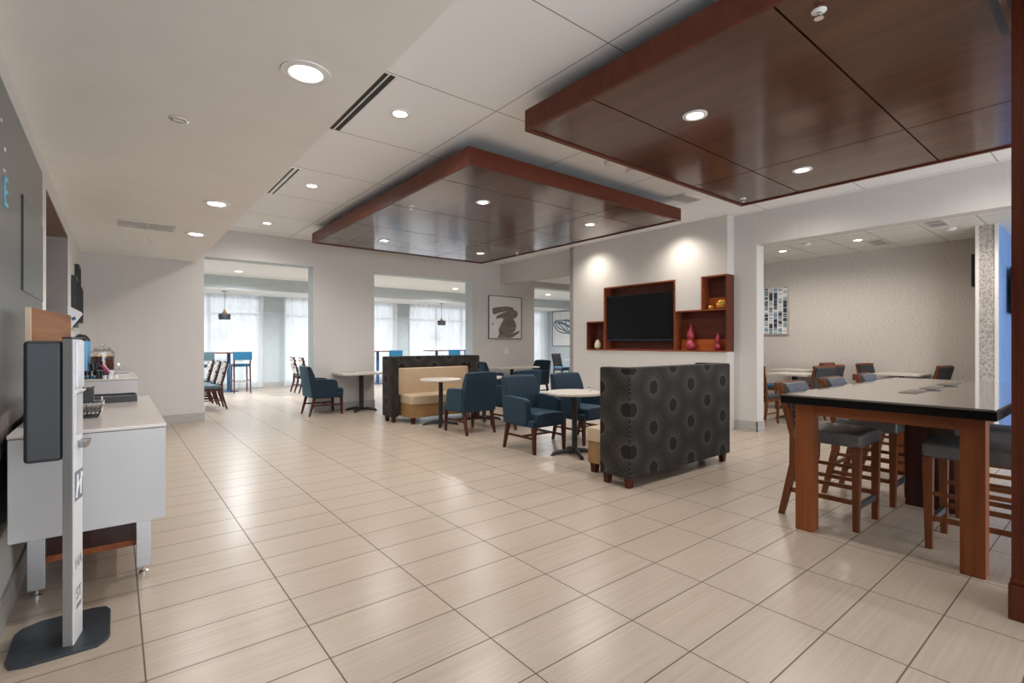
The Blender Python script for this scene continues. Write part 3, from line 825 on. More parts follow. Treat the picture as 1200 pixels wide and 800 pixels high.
# glossy wall panel on the left wall
t = thing('wall_graphic', 'glossy slate and black panel on the left wall', 'wall panel', (XL, 0, 0))
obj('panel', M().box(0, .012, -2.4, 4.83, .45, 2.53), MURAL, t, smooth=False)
obj('raised_sheet', M().box(.012, .016, 3.86, 4.82, 1.62, 2.15), mat('slate_sheet', (.085, .105, .12), .25, var=.1), t, smooth=False)
obj('seam', M().box(.012, .0175, 3.845, 3.86, 1.62, 2.15), SEAM, t, smooth=False)
def text_mesh(s, size, name, material, parent, mtx, depth=.002):
    cu = bpy.data.curves.new('lettering', 'FONT'); cu.body = s; cu.size = size; cu.extrude = depth; cu.align_x = 'CENTER'; cu.align_y = 'CENTER'
    o = bpy.data.objects.new('lettering', cu); COL.objects.link(o)
    dg = bpy.context.evaluated_depsgraph_get(); dg.update()
    me = bpy.data.meshes.new_from_object(o.evaluated_get(dg)); bpy.data.objects.remove(o)
    me.transform(mtx); me.materials.clear(); me.materials.append(material)
    r = bpy.data.objects.new(name, me); COL.objects.link(r); r.parent = parent
    return r
def on_left(y, z): return Matrix.Translation((.014, y, z)) @ Matrix.Rotation(PI / 2, 4, 'Z') @ Matrix.Rotation(PI / 2, 4, 'X')
text_mesh('E', .20, 'lettering', CYAN, t, on_left(3.325, 2.03))
obj('chalk_marks', M().box(.012, .014, 3.20, 3.22, 2.33, 2.345).box(.012, .014, 3.29, 3.32, 2.225, 2.24).box(.012, .014, 3.27, 3.31, 2.125, 2.135), CHALK, t, smooth=False)

# ---------------------------------------------------------------- serving counters
def counter(label, y0, y1):
    t = thing('serving_counter', label, 'counter', (-.10, y0, 0), group='white serving counters')
    L = y1 - y0
    obj('body', M().box(-.285, .305, 0, L, .41, .885).bevel(.003), CWHITE, t)
    obj('worktop', M().box(-.288, .308, -.003, L, .887, .905).bevel(.003), CTOP, t)
    for x in (-.225, .225):
        for y in (.40, L - .12):
            lg = obj('leg', M().box(x - .035, x + .035, y - .02, y + .02, .04, .41).bevel(.003), STEEL, t)
            obj('foot', M().lathe([(.022, 0), (.022, .010), (.008, .014), (.008, .04)], c=(x, y, 0), n=16), CHROME, lg)
    b = obj('under_shelf_box', M().box(-.19, .19, .44, L - .14, .19, .41), DKWOOD, t, smooth=False)
    obj('bottom_rail', M().box(-.195, .195, .432, L - .14, .155, .19).bevel(.003), TWOODH, b)
    return t
c1 = counter('long white counter on steel legs behind the sanitizer stand', 3.18, 4.95)
c2 = counter('white counter at the back corner carrying the tea dispenser', 7.55, 9.75)
CT = .905
t = thing('backsplash_board', 'upright oak grain board on the near white counter along the wall', 'backsplash', (-.345, 3.45, CT), -.124)
obj('board', M().box(-.010, .010, .012, .86, 0, .60), OAK, t, smooth=False)
obj('edge_band', M().box(-.010, .010, 0, .012, 0, .60), OAKEDGE, t, smooth=False)

# trays and boxes on the near counter
t = thing('serving_tray', 'long flat black tray at the far end of the near counter', 'tray', (-.06, 4.62, CT))
tr = M().box(-.20, .18, -.13, .17, 0, .018)
tr.box(-.20, .18, -.13, -.118, .018, .042).box(-.20, .18, .158, .17, .018, .042).box(-.20, -.188, -.118, .158, .018, .042).box(.168, .18, -.118, .158, .018, .042)
obj('tray_body', tr, BLACKP, t, smooth=False)
obj('liner', M().box(-.188, .168, -.118, .158, .018, .030), GUNM, t, smooth=False)
obj('handle_tab', M().box(-.02, -.012, -.140, -.13, .012, .05), CHROME, t, smooth=False)
def lace_tray(label, z, dx):
    t = thing('wire_basket', label, 'basket', (-.17 + dx, 3.72, z), group='black wire baskets stacked on the near counter')
    m = M().box(-.10, .09, -.07, .09, 0, .008)
    obj('base', m, BLACKP, t, smooth=False)
    w = M()
    for (ax, ay, bx, by) in ((-.10, -.07, .09, -.07), (.09, -.07, .09, .09), (-.10, .09, .09, .09), (-.10, -.07, -.10, .09)):
        e = 1.14
        w.tube([(ax * e, ay * e, .038), (bx * e, by * e, .038)], .004, 6)
        for i in range(12):
            f = i / 11
            w.tube([(ax + (bx - ax) * f, ay + (by - ay) * f, .006), ((ax + (bx - ax) * f) * e, (ay + (by - ay) * f) * e, .038)], .0022, 5)
    obj('wire_rim', w, CHROME if dx > .005 else BLACKP, t)
lace_tray('lower black wire basket on the near counter', CT, .0)
lace_tray('upper black wire basket on the near counter', CT + .043, .012)
t = thing('sleeve_box', 'open black box on top of the wire baskets', 'box', (-.17, 3.74, CT + .0875))
bx = M().box(-.09, .07, -.06, .08, 0, .008).box(-.09, .07, -.06, -.052, .008, .075).box(-.09, .07, .072, .08, .008, .075).box(-.09, -.082, -.052, .072, .008, .075).box(.062, .07, -.052, .072, .008, .075)
obj('shell', bx, BLACKP, t, smooth=False)
obj('rim', M().box(-.093, .073, -.063, -.052, .075, .080).box(.062, .073, -.052, .083, .075, .080), GUNM, t, smooth=False)
t = thing('menu_card', 'white tilted card with a blue emblem above the oak board', 'card', (-.235, 4.45, CT))
obj('stem', M().box(-.008, .008, -.008, .008, .0, .5).box(-.02, .05, -.04, .04, 0, .01), STEEL, t, smooth=False)
cd = M().prism([(-.012, .50), (.058, .615), (.052, .63), (-.018, .672)], 1, -.009, -.003)
obj('card', cd, PAPER, t, smooth=False)
obj('emblem', M().prism([(.006, .570), (.026, .582), (.019, .600), (-.001, .590)], 1, -.011, -.009), SEATBLUE, t, smooth=False)

# objects on the far counter
def airpot(label, x, y):
    t = thing('beverage_urn', label, 'urn', (x, y, CT), group='blue beverage urns')
    obj('body', M().lathe([(.070, .03), (.072, .04), (.072, .43), (.066, .45), (.02, .455)], n=28), URN, t)
    obj('base', M().lathe([(.074, 0), (.076, .006), (.074, .032), (0, .032)], n=28), BLACKP, t)
    obj('pump_lid', M().lathe([(.068, .445), (.066, .47), (.045, .50), (.02, .525), (0, .53)], n=24), BLACKP, t)
    obj('spout', M().tube([(.02, -.03, .47), (.03, -.075, .49), (.032, -.10, .475), (.032, -.108, .45)], [.022, .02, .016, .012], 10), BLACKP, t)
airpot('blue wrapped urn with a black lid, nearer of two on the back counter', -.337, 7.86)
airpot('blue wrapped urn with a black lid, farther of two on the back counter', -.325, 8.37)
t = thing('tea_dispenser', 'glass jar of iced tea with lemon on a stand on the back counter', 'drink dispenser', (-.135, 8.12, CT))
obj('stand', M().box(-.09, .06, -.09, .09, 0, .075), BLACKP, t, smooth=False)
obj('riser_block', M().box(.06, .115, -.07, .07, 0, .078), POSTW, t, smooth=False)
j = obj('jar', M().lathe([(.115, .08), (.122, .095), (.122, .29), (.118, .315), (.085, .34), (.075, .345)], n=36), GLASS, t)
obj('tea', M().lathe([(.110, .086), (.116, .098), (.116, .255), (0, .255)], n=32), TEA, t)
lm = M()
for a in range(5):
    lm.lathe([(.024, 0), (.026, .008), (.024, .016), (0, .016)], c=(.075 * math.cos(a * 1.3 - 1.5), .075 * math.sin(a * 1.3 - 1.5), .252 + .004 * (a % 2)), n=16)
obj('lemon_slices', lm, LEMON, t)
obj('lid', M().lathe([(.082, .345), (.085, .36), (.06, .372), (.02, .376), (.018, .385), (.034, .395), (.034, .41), (.02, .418), (0, .418)], n=32), GLASS, t)
obj('spigot', M().tube([(.12, 0, .125), (.165, 0, .125), (.178, 0, .11), (.178, 0, .095)], .010, 10).box(.15, .168, -.006, .006, .13, .165), CHROME, t)
def mug(label, x, y, z=0):
    t = thing('coffee_mug', label, 'mug', (x, y, CT + z), group='black mugs on the back counter')
    obj('cup', M().lathe([(.032, 0), (.040, .004), (.042, .09), (.038, .09), (.036, .01), (0, .01)], n=24), CUPD, t)
    obj('handle', M().tube([(.04, 0, .07), (.062, 0, .068), (.070, 0, .048), (.062, 0, .028), (.04, 0, .024)], .006, 8), CUPD, t)
mug('black mug left of a stacked pair on the back counter', -.27, 7.66)
mug('black mug right of the pair below the tea jar', -.165, 7.67)
mug('black mug stacked on top of the others', -.215, 7.665, .092)
o = M().box(-.10, .0, -.05, .07, .0, .003)
t = thing('mug_board', 'thin black board under the topmost mug', 'board', (-.17, 7.67, CT + .0885))
t.location.z = CT + .0895
obj('board', o, BLACKP, t, smooth=False)
def cup(label, x, y, m):
    t = thing('creamer_cup', label, 'cup', (x, y, CT), group='small creamer cups on the back counter')
    obj('body', M().lathe([(.017, 0), (.024, .036), (.026, .04)], n=18), m, t)
    obj('foil_lid', M().lathe([(.027, .040), (.027, .043), (0, .043)], n=18), CHROME, t)
cup('small white creamer cup beside the riser block', .0, 7.62, CUPW)
cup('small white creamer cup at the middle of the row', -.055, 7.60, CUPW)
cup('small white creamer cup beside the black mug', -.105, 7.605, CUPW)
cup('small dark blue cup at the left of the row', -.205, 7.59, CUPB)
cup('small dark blue cup at the far left behind the stand', -.265, 7.59, CUPB)
t = thing('sugar_caddy', 'open caddy with a slanted magenta sleeve in front of the tea jar', 'caddy', (-.10, 7.80, CT))
obj('holder', M().box(-.035, .035, -.03, .03, 0, .05).bevel(.003), BLACKP, t)
obj('sleeve', M().prism([(-.045, .15), (-.022, .155), (.050, .055), (.026, .050)], 1, -.012, .012), MAGENTA, t, smooth=False)
obj('drink_straw', M().prism([(-.018, .156), (-.010, .158), (.062, .058), (.054, .056)], 1, -.010, .010), PAPER, t, smooth=False)
t = thing('drip_tray', 'thin grey drip tray at the right of the back counter', 'tray', (.07, 8.6, CT))
obj('tray_pan', M().box(-.10, .07, -.2, .2, 0, .008), VENT, t, smooth=False)
obj('grate', M().box(-.09, .06, -.19, .19, .008, .012), STEEL, t, smooth=False)

# ---------------------------------------------------------------- sanitizer stand, near left
t = thing('sanitizer_stand', 'slim white and silver sanitizer post on a dark floor plate', 'stand', (-.155, 2.96, 0))
def octo(x0, x1, y0, y1, c):
    return [(x0 + c, y0), (x1 - c * .6, y0), (x1 - .01, y0 + c * .55), (x1, y0 + c), (x1, y1 - c), (x1 - c * .25, y1 - c * .3), (x1 - c, y1), (x0 + c * 1.2, y1), (x0 + c * .3, y1 - c * .5), (x0, y1 - c * 1.2), (x0, y0 + c * 1.1), (x0 + c * .25, y0 + c * .3)]
obj('floor_plate', M().prism(octo(-.205, .135, -.14, .27, .07), 2, 0, .012).bevel(.003), SLATEB, t)
obj('post', M().prism([(-.026, -.074), (.006, -.085), (.030, .040), (-.026, .040)], 2, .012, 1.345).bevel(.002), ALU, t)
TX, TY = .189, .982          # the front face turns slightly away from the wall
def face(c):
    k = (c.y + .085) * .94
    return (.006 + TX * k + TY * (c.x - .016), -.085 + TY * k - TX * (c.x - .016), c.z)
def face_mtx(y, z):
    p = face(Vector((.0215, y, z)))
    return Matrix.Translation(p) @ Matrix.Rotation(PI / 2 - math.atan2(TX, TY), 4, 'Z') @ Matrix.Rotation(PI / 2, 4, 'X')
obj('front_panel', M().box(.016, .021, -.083, .052, .012, 1.34).bevel(.001).warp(face), POSTW, t)
obj('cap', M().prism([(-.028, -.076), (.006, -.089), (.036, .044), (-.028, .044)], 2, 1.345, 1.352), GUNM, t, smooth=False)
obj('dispenser_housing', M().box(-.150, -.026, -.06, .05, .815, 1.335).bevel(.016, 4), GUNM, t)
obj('leaflet_cover', M().box(.021, .030, -.065, .040, 1.13, 1.335).bevel(.003).warp(face), mat('clear_sleeve', (.70, .73, .80), .06, var=.2, scale=4, stretch=(1, 14, 2), spec=.8), t)
obj('drip_hood', M().prism([(.021, 1.10), (.034, 1.112), (.034, 1.118), (.021, 1.118)], 1, -.05, .05).warp(face), POSTW, t, smooth=False)
obj('recess_panel', M().box(.021, .024, -.045, .045, .92, 1.10).warp(face), CWHITE, t, smooth=False)
obj('catch_cup', M().lathe([(.0, -.036), (.014, -.032), (.024, -.014), (.027, .004), (.023, .004), (.0, -.008)], c=(.036, 0, .89), n=20).warp(face), STEEL, t)
lg = obj('logo_panel', M().box(.021, .0225, -.068, .045, .63, .76).bevel(.0006).warp(face), PURPLE, t)
h = M()
h.tube([(.023, -.055, .645), (.023, -.044, .68), (.023, -.034, .745)], .0042, 6)
h.tube([(.023, .008, .65), (.023, .014, .69), (.023, .022, .748)], .0042, 6)
h.tube([(.023, -.052, .672), (.023, -.018, .70), (.023, .012, .715), (.023, .038, .738)], .0042, 6)
obj('logo_mark', h.warp(face), POSTW, lg)
text_mesh('HA', .07, 'lettering', INK, t, face_mtx(-.012, .355), .0006)
text_mesh('ST', .07, 'lettering', INK, t, face_mtx(-.008, .215), .0006)
obj('ink_line', M().box(.021, .0216, -.045, .030, .150, .170).warp(face), INK, t, smooth=False)

# ---------------------------------------------------------------- bar height table and its stools
t = thing('counter_height_table', 'long counter height table with a glossy dark top and cherry legs', 'table', (3.70, .46, 0))
ZTB = .965
obj('top', M().box(.004, 2.70, .004, 1.111, ZTB - .012, ZTB).bevel(.002), GRANITE, t)
obj('edge_band', M().box(0, 2.704, 0, 1.115, ZTB - .062, ZTB - .012).bevel(.002), BLACKE, t)
for x in (.10, 2.49):
    for y in (.06, .945):
        obj('leg', M().box(x, x + .115, y, y + .11, 0, ZTB - .062).bevel(.003), TWOOD, t)
obj('end_apron', M().box(.125, .15, .17, .945, .82, ZTB - .062), TWOODH, t, smooth=False)
obj('end_apron', M().box(2.55, 2.575, .17, .945, .82, ZTB - .062), TWOODH, t, smooth=False)
obj('side_apron', M().box(.215, 2.49, .10, .125, .82, ZTB - .062), TWOOD, t, smooth=False)
obj('side_apron', M().box(.215, 2.49, .99, 1.015, .82, ZTB - .062), TWOOD, t, smooth=False)
obj('centre_pedestal', M().box(1.38, 1.52, .36, .72, 0, ZTB - .062).bevel(.004), DKWOOD, t)
for x, y in ((.92, .56), (1.45, .555), (2.05, .56)):
    h = obj('power_hatch', M().box(x - .17, x + .17, y - .055, y + .055, ZTB, ZTB + .003).bevel(.001), PLATE, t)
for x, y in ((1.18, .50), (1.75, .50)):
    obj('grommet', M().lathe([(.045, ZTB), (.045, ZTB + .003), (.034, ZTB + .004), (0, ZTB + .004)], c=(x, y, 0), n=24), GROM, t)

def mk_stool(label):
    """faces +y"""
    t = thing('counter_stool', label, 'bar stool', group='grey vinyl stools at the counter height table')
    obj('seat', M().box(-.235, .235, -.20, .245, .59, .685).cut(0, (-.12, 0, .12)).cut(1, (-.1, 0, .1)).bevel(.022, 4).warp(lambda c: (c.x, c.y, c.z + (.012 * (1 - (c.x / .25) ** 2) if c.z > .66 else 0))), VINYL, t)
    for s in (-1, 1):
        obj('front_leg', M().frus((s * .205, .21, 0), (.019, .019), (s * .205, .215, .595), (.027, .027)).bevel(.003), STWOOD, t)
        m = M()
        m.frus((s * .205, -.29, 0), (.019, .019), (s * .205, -.20, .40), (.024, .026))
        m.frus((s * .205, -.20, .40), (.024, .026), (s * .205, -.195, .62), (.024, .028))
        m.frus((s * .205, -.195, .62), (.024, .028), (s * .215, -.30, 1.0), (.020, .018))
        obj('rear_leg', m, STWOOD, t, smooth=False)
        obj('side_rail', M().bar((s * .205, .21, .20), (s * .205, -.245, .20), .018, .032), STWOOD, t, smooth=False)
        obj('side_rail', M().bar((s * .205, .21, .36), (s * .205, -.205, .36), .018, .026), STWOOD, t, smooth=False)
    obj('footrest', M().bar((-.19, .21, .17), (.19, .21, .17), .024, .038), GUNM, t, smooth=False)
    obj('rear_rail', M().bar((-.19, -.235, .26), (.19, -.235, .26), .018, .030), STWOOD, t, smooth=False)
    obj('backrest', M().prism([(-.315, .985), (-.300, 1.012), (-.265, 1.010), (-.235, .96), (-.215, .86), (-.225, .83), (-.255, .84), (-.285, .93)], 0, -.185, .185).bevel(.006, 2), VINYL, t)
    obj('back_rail', M().box(-.237, .237, -.335, -.312, .955, 1.018).bevel(.005), STWOOD, t)
    return t
spread(mk_stool, [((4.27, 1.43, 0), PI, 'grey stool on the far long side of the dark topped table, nearest the camera'),
                  ((5.12, 1.43, 0), PI, 'grey stool on the far long side of the dark topped table, middle one'),
                  ((6.0, 1.43, 0), PI, 'grey stool on the far long side of the dark topped table, third along'),
                  ((4.32, .62, 0), 0, 'grey stool tucked under the table beside the pillar'),
                  ((5.20, .62, 0), 0, 'grey stool on the pillar side of the table, second along')])

# ---------------------------------------------------------------- booths
def mk_booth(label):
    """faces +y, back outer face at y = 0"""
    t = thing('booth_sofa', label, 'booth', group='high backed booths')
    hw, th = .89, .14
    sh = M().prism([(-hw, 0), (hw, 0), (hw, .36), (hw - th, .36), (hw - th, th), (-hw + th, th), (-hw + th, .36), (-hw, .36)], 2, .095, 1.10).bevel(.016, 3)
    obj('shell', sh, BOOTH, t)
    obj('back_cushion', M().box(-hw + th + .004, hw - th - .004, th, .25, .42, .90).bevel(.025, 4).warp(lambda c: (c.x, c.y - (max(0, c.z - .45) * .12 if c.y > .2 else 0), c.z)), TAN, t)
    obj('seat_cushion', M().box(-.70, .70, .245, .71, .315, .465).bevel(.022, 4), CREAM, t)
    obj('seat_base', M().box(-.695, .695, .16, .69, .10, .315).bevel(.008, 2), CAMEL, t)
    for x in (-.85, .80):
        obj('foot', M().frus((x + .025, .06, 0), (.025, .025), (x + .025, .06, .10), (.032, .032)), LEG, t, smooth=False)
        obj('foot', M().frus((x + .025, .31, 0), (.025, .025), (x + .025, .31, .10), (.032, .032)), LEG, t, smooth=False)
    for x in (-.64, .64):
        obj('foot', M().frus((x, .64, 0), (.028, .028), (x, .64, .105), (.036, .036)), LEG, t, smooth=False)
    return t
spread(mk_booth, [((4.50, 2.83, 0), 0, 'near charcoal starburst fabric booth with its back to the camera'),
                  ((4.45, 8.03, 0), PI, 'far charcoal booth with tan cushions facing the camera')])

# ---------------------------------------------------------------- armchairs
def mk_arm(label):
    """faces +y"""
    t = thing('upholstered_armchair', label, 'armchair', group='navy armchairs')
    obj('seat', M().box(-.225, .225, -.22, .31, .345, .475).cut(0, (-.1, .1)).cut(1, (-.1, .1)).bevel(.025, 4).warp(lambda c: (c.x, c.y, c.z + (.014 * (1 - (c.x / .23) ** 2) if c.z > .45 else 0))), NAVY, t)
    obj('seat_rail', M().box(-.275, .275, -.24, .285, .315, .40).bevel(.02, 3), NAVY, t)
    bk = M().prism([(-.295, .33), (-.20, .33), (-.195, .55), (-.235, .75), (-.295, .885), (-.33, .905), (-.365, .89), (-.335, .70), (-.305, .5)], 0, -.285, .285)
    bk.cut(0, (-.14, 0, .14)).bevel(.014, 3).warp(lambda c: (c.x * (1 - .07 * max(0, (c.z - .5)) / .4), c.y - .025 * (1 - (c.x / .29) ** 2) * max(0, c.z - .4) / .5, c.z + .012 * (1 - (c.x / .29) ** 2) * max(0, c.z - .8) / .1))
    obj('backrest', bk, NAVY, t, ang=50)
    for s in (-1, 1):
        p = [(-.26, .33), (.16, .33), (.185, .40), (.175, .60), (.150, .640), (.10, .655), (-.15, .668), (-.27, .665)]
        obj('arm', M().prism(p, 0, min(s * .215, s * .295), max(s * .215, s * .295)).bevel(.018, 3), NAVY, t, ang=50)
        obj('front_leg', M().frus((s * .245, .265, 0), (.015, .015), (s * .245, .255, .33), (.024, .024)), LEG, t, smooth=False)
        obj('rear_leg', M().frus((s * .245, -.32, 0), (.015, .015), (s * .245, -.235, .33), (.022, .024)), LEG, t, smooth=False)
        obj('side_stretcher', M().bar((s * .245, .262, .185), (s * .245, -.275, .185), .016, .026), LEG, t, smooth=False)
    obj('cross_stretcher', M().bar((-.245, .02, .185), (.245, .02, .185), .016, .024), LEG, t, smooth=False)
    return t
spread(mk_arm, [((4.12, 4.70, 0), PI, 'navy armchair facing the near booth, its seat toward the camera, left of the round table'),
                ((4.97, 4.70, 0), PI, 'navy armchair partly behind the round table of the near booth'),
                ((4.16, 6.26, 0), 0, 'navy armchair with its back to the camera in front of the far booth'),
                ((5.0, 6.22, 0), .04, 'navy armchair with its back to the camera, half hidden behind the seat facing the camera'),
                ((3.05, 9.53, 0), -PI / 2, 'blue armchair with a bright teal back left of the wall table'),
                ((4.62, 9.50, 0), PI / 2, 'navy armchair at the wall table, half hidden by the far booth'),
                ((6.78, 9.30, 0), -PI / 2, 'armchair with a lit pale blue back under the brush picture'),
                ((8.0, 9.22, 0), PI / 2, 'navy armchair at the right end of the table under the brush picture')])

# ---------------------------------------------------------------- pedestal tables
def pedestal(t, h, r=.034, a=.27, arms=4, rot=PI / 4):
    obj('post', M().lathe([(r, .04), (r, h - .01), (r * 2.2, h - .004), (r * 2.2, h)], n=20), IRON, t)
    for k in range(arms):
        an = rot + 2 * PI * k / arms
        c, s = math.cos(an), math.sin(an)
        m = M().tube([(0, 0, .05), (c * a * .45, s * a * .45, .045), (c * a * .85, s * a * .85, .030), (c * a, s * a, .022)], [.034, .028, .022, .018], 10)
        m.lathe([(.024, 0), (.024, .012), (.012, .02), (0, .02)], c=(c * a, s * a, 0), n=14)
        obj('base_arm', m, IRON, t)
def mk_round(label):
    t = thing('round_table', label, 'table', group='round pedestal tables at the booths')
    obj('tabletop', M().lathe([(0, .75), (.325, .75), (.333, .743), (.333, .726), (.325, .718), (0, .718)], n=48), TOPW, t)
    pedestal(t, .718)
    return t
spread(mk_round, [((4.27, 4.16, 0), .3, 'round pale table on a black pedestal beside the near booth'),
                  ((4.12, 7.02, 0), .2, 'round pale table in front of the far booth, left one'),
                  ((4.98, 7.02, 0), .2, 'round table at the right half of the far booth, mostly behind the armchair')])
def mk_rect(w, d, h):
    def mk(label):
        t = thing('pedestal_table', label, 'table', group='rectangular pedestal tables')
        obj('tabletop', M().box(-w / 2, w / 2, -d / 2, d / 2, h - .035, h).bevel(.006, 2), TOPW, t)
        pedestal(t, h - .035, .042, .30)
        return t
    return mk
spread(mk_rect(.95, .64, .75), [((3.78, 9.50, 0), 0, 'pale rectangular table against the back wall beside the teal backed armchair')])
spread(mk_rect(1.22, .66, .76), [((7.46, 9.36, 0), 0, 'long pale table against the wall under the brush picture')])
# salt shaker on the near round table
t = thing('salt_shaker', 'small glass salt shaker on the near round table', 'shaker', (4.42, 4.06, .75))
obj('jar', M().lathe([(.016, 0), (.018, .004), (.015, .04), (0, .041)], n=16), CUPW, t)
obj('cap', M().lathe([(.016, .041), (.015, .055), (.008, .060), (0, .060)], n=16), CHROME, t)

# ---------------------------------------------------------------- wood framed dining chairs
def mk_dining(padm, seatm, woodm, name, group):
    def mk(label):
        """faces +y"""
        t = thing(name, label, 'chair', group=group)
        obj('seat', M().box(-.22, .22, -.20, .235, .42, .485).bevel(.02, 3), seatm, t)
        obj('seat_frame', M().box(-.205, .205, -.19, .215, .37, .42), woodm, t, smooth=False)
        for s in (-1, 1):
            obj('front_leg', M().frus((s * .19, .20, 0), (.014, .014), (s * .19, .195, .42), (.021, .021)), woodm, t, smooth=False)
            m = M()
            m.frus((s * .19, -.29, 0), (.014, .016), (s * .19, -.205, .30), (.017, .022))
            m.frus((s * .19, -.205, .30), (.017, .022), (s * .19, -.195, .50), (.017, .024))
            m.frus((s * .19, -.195, .50), (.014, .020), (s * .195, -.31, .93), (.012, .014))
            obj('rear_leg', m, woodm, t, smooth=False)
            obj('side_rail', M().bar((s * .19, .20, .18), (s * .19, -.235, .18), .014, .022), woodm, t, smooth=False)
        obj('back_pad', M().prism([(-.222, .50), (-.160, .505), (-.170, .60), (-.262, .925), (-.325, .93), (-.338, .905)], 0, -.178, .178).bevel(.008, 2), padm, t)
        obj('top_rail', M().prism([(-.325, .925), (-.29, .955), (-.275, .925), (-.300, .905)], 0, -.21, .21), woodm, t, smooth=False)
        return t
    return mk
g = 'wood framed chairs with black back pads in the dining room'
spread(mk_dining(DKPAD, DKPAD, STWOOD, 'dining_chair', g), [
    ((9.22, 3.46, 0), -.42, 'black padded chair with its back toward the dark topped table, front left of two overlapping'),
    ((9.80, 3.50, 0), -.40, 'black padded chair just behind another one at the white dining table'),
    ((10.75, 3.97, 0), -.25, 'black padded chair highest in view, against the textured wall left of centre'),
    ((10.80, 2.86, 0), PI - .35, 'black padded chair at the left end of the lone white wall table'),
    ((10.80, 2.24, 0), -.3, 'black padded chair at the right end of the lone white wall table'),
    ((8.38, 3.88, 0), PI / 2 + PI, 'chair with dark seat beside the white jamb, partly behind it')])
spread(mk_dining(SEATBLUE, SEATBLUE, STWOOD, 'dining_chair', 'blue seated chairs in the dining room'), [
    ((10.62, 4.72, 0), PI, 'blue seated chair under the white tables beside the jamb')])
spread(mk_rect(.72, .66, .80), [((9.3, 3.72, 0), 0, 'white table in the dining room nearest the jamb, front one of two')])
spread(mk_rect(.76, .66, .80), [((10.75, 4.28, 0), 0, 'white table against the dining room wall below the dash picture'),
                                ((10.80, 2.56, 0), 0, 'lone white table against the dining room wall between two chairs')])
# televisions on the stub wall
t = thing('wall_television', 'dark television on the blue wall beside the pillar', 'television', (11.35, 1.25, 2.15))
obj('screen', M().box(-.5, .5, -.075, -.04, -.36, .36).bevel(.004), SCREEN, t)
obj('bracket', M().box(-.1, .1, -.04, 0, -.1, .1), BLACKP, t, smooth=False)
t = thing('stub_television', 'black box edge peeking out behind the stippled wall end', 'speaker', (10.55, 1.48, 2.45))
obj('cabinet', M().box(-.2, .2, .03, .10, -.25, .25).bevel(.004), BLACKP, t)
obj('bracket', M().box(-.05, .05, 0, .03, -.05, .05), BLACKP, t, smooth=False)

# ---------------------------------------------------------------- sunroom furniture
g = 'leaf print chairs in the sunroom'
spread(mk_dining(PRINT, SLATEPAD, LEG, 'print_chair', g), [
    ((1.46, 11.62, 0), PI / 2, 'black and white print chair through the left opening, nearest'),
    ((1.42, 12.22, 0), PI / 2, 'black and white print chair through the left opening, middle of three'),
    ((1.38, 12.85, 0), PI / 2, 'black and white print chair through the left opening, farthest of three'),
    ((4.06, 13.55, 0), -PI / 2, 'print chair behind the teal backed armchair, right of two'),
    ((4.02, 14.2, 0), -PI / 2, 'print chair beside the pale wall pier, left of two')])
spread(mk_dining(DKPAD, BLUEPAD, LEG, 'sunroom_chair', 'dark backed chairs seen through the far passage'), [
    ((12.3, 12.6, 0), PI, 'dark backed chair with a blue seat seen through the far passage, left one'),
    ((11.75, 11.35, 0), PI / 2 + .5, 'brown framed dark chair at the right of the far passage')])
spread(mk_rect(.9, .9, .76), [((12.6, 12.0, 0), 0, 'white table in the sunroom seen through the far passage')])
def mk_bart(w):
    def mk(label):
        t = thing('bar_table', label, 'table', group='bar tables along the sunroom window')
        obj('tabletop', M().box(-w / 2, w / 2, -.3, .3, 1.045, 1.075).bevel(.004), STWOOD, t)
        for x in (-w * .25, w * .25):
            obj('post', M().lathe([(.045, .02), (.045, 1.045)], c=(x, 0, 0), n=16), SEATBLUE, t)
            obj('base_disc', M().lathe([(.25, 0), (.25, .012), (.06, .03), (0, .03)], c=(x, 0, 0), n=28), SEATBLUE, t)
        return t
    return mk
spread(mk_bart(1.5), [((2.05, 15.55, 0), 0, 'thin bar table behind the blue stools at the left opening'),
                      ((9.3, 15.5, 0), 0, 'thin bar table under the second pendant lamp'),
                      ((6.3, 15.4, 0), 0, 'thin bar table end at the left edge of the middle opening')])
def mk_bstool(padm):
    def mk(label):
        """faces +y"""
        t = thing('bar_stool', label, 'bar stool', group='blue stools at the sunroom bar tables')
        obj('seat', M().box(-.21, .21, -.2, .22, .70, .77).bevel(.015, 3), padm, t)
        obj('backrest', M().box(-.225, .225, -.30, -.255, .88, 1.10).bevel(.012, 2), padm, t)
        for s in (-1, 1):
            obj('front_leg', M().frus((s * .19, .20, 0), (.012, .012), (s * .185, .19, .70), (.016, .016)), LEG, t, smooth=False)
            m = M().frus((s * .195, -.27, 0), (.012, .012), (s * .19, -.20, .70), (.016, .016)).frus((s * .19, -.20, .70), (.016, .016), (s * .19, -.262, 1.0), (.012, .012))
            obj('rear_leg', m, LEG, t, smooth=False)
            obj('side_rail', M().bar((s * .19, .198, .33), (s * .19, -.235, .33), .014, .022), LEG, t, smooth=False)
        obj('footrest', M().bar((-.19, .195, .30), (.19, .195, .30), .016, .026), CHROME, t, smooth=False)
        obj('rear_rail', M().bar((-.19, -.24, .30), (.19, -.24, .30), .014, .022), CHROME, t, smooth=False)
        return t
    return mk
spread(mk_bstool(BLUEPAD), [((2.62, 15.0, 0), 0, 'bright blue bar stool at the right end of the thin bar table'),
                            ((6.92, 14.85, 0), 0, 'bright blue bar stool peeking over the left end of the far booth'),
                            ((9.15, 14.95, 0), 0, 'blue bar stool under the second pendant, left of two'),
                            ((9.78, 14.95, 0), 0, 'blue bar stool under the second pendant, right of two')])
spread(mk_bstool(SLATEPAD), [((1.75, 15.0, 0), 0, 'slate grey bar stool behind the print chairs')])
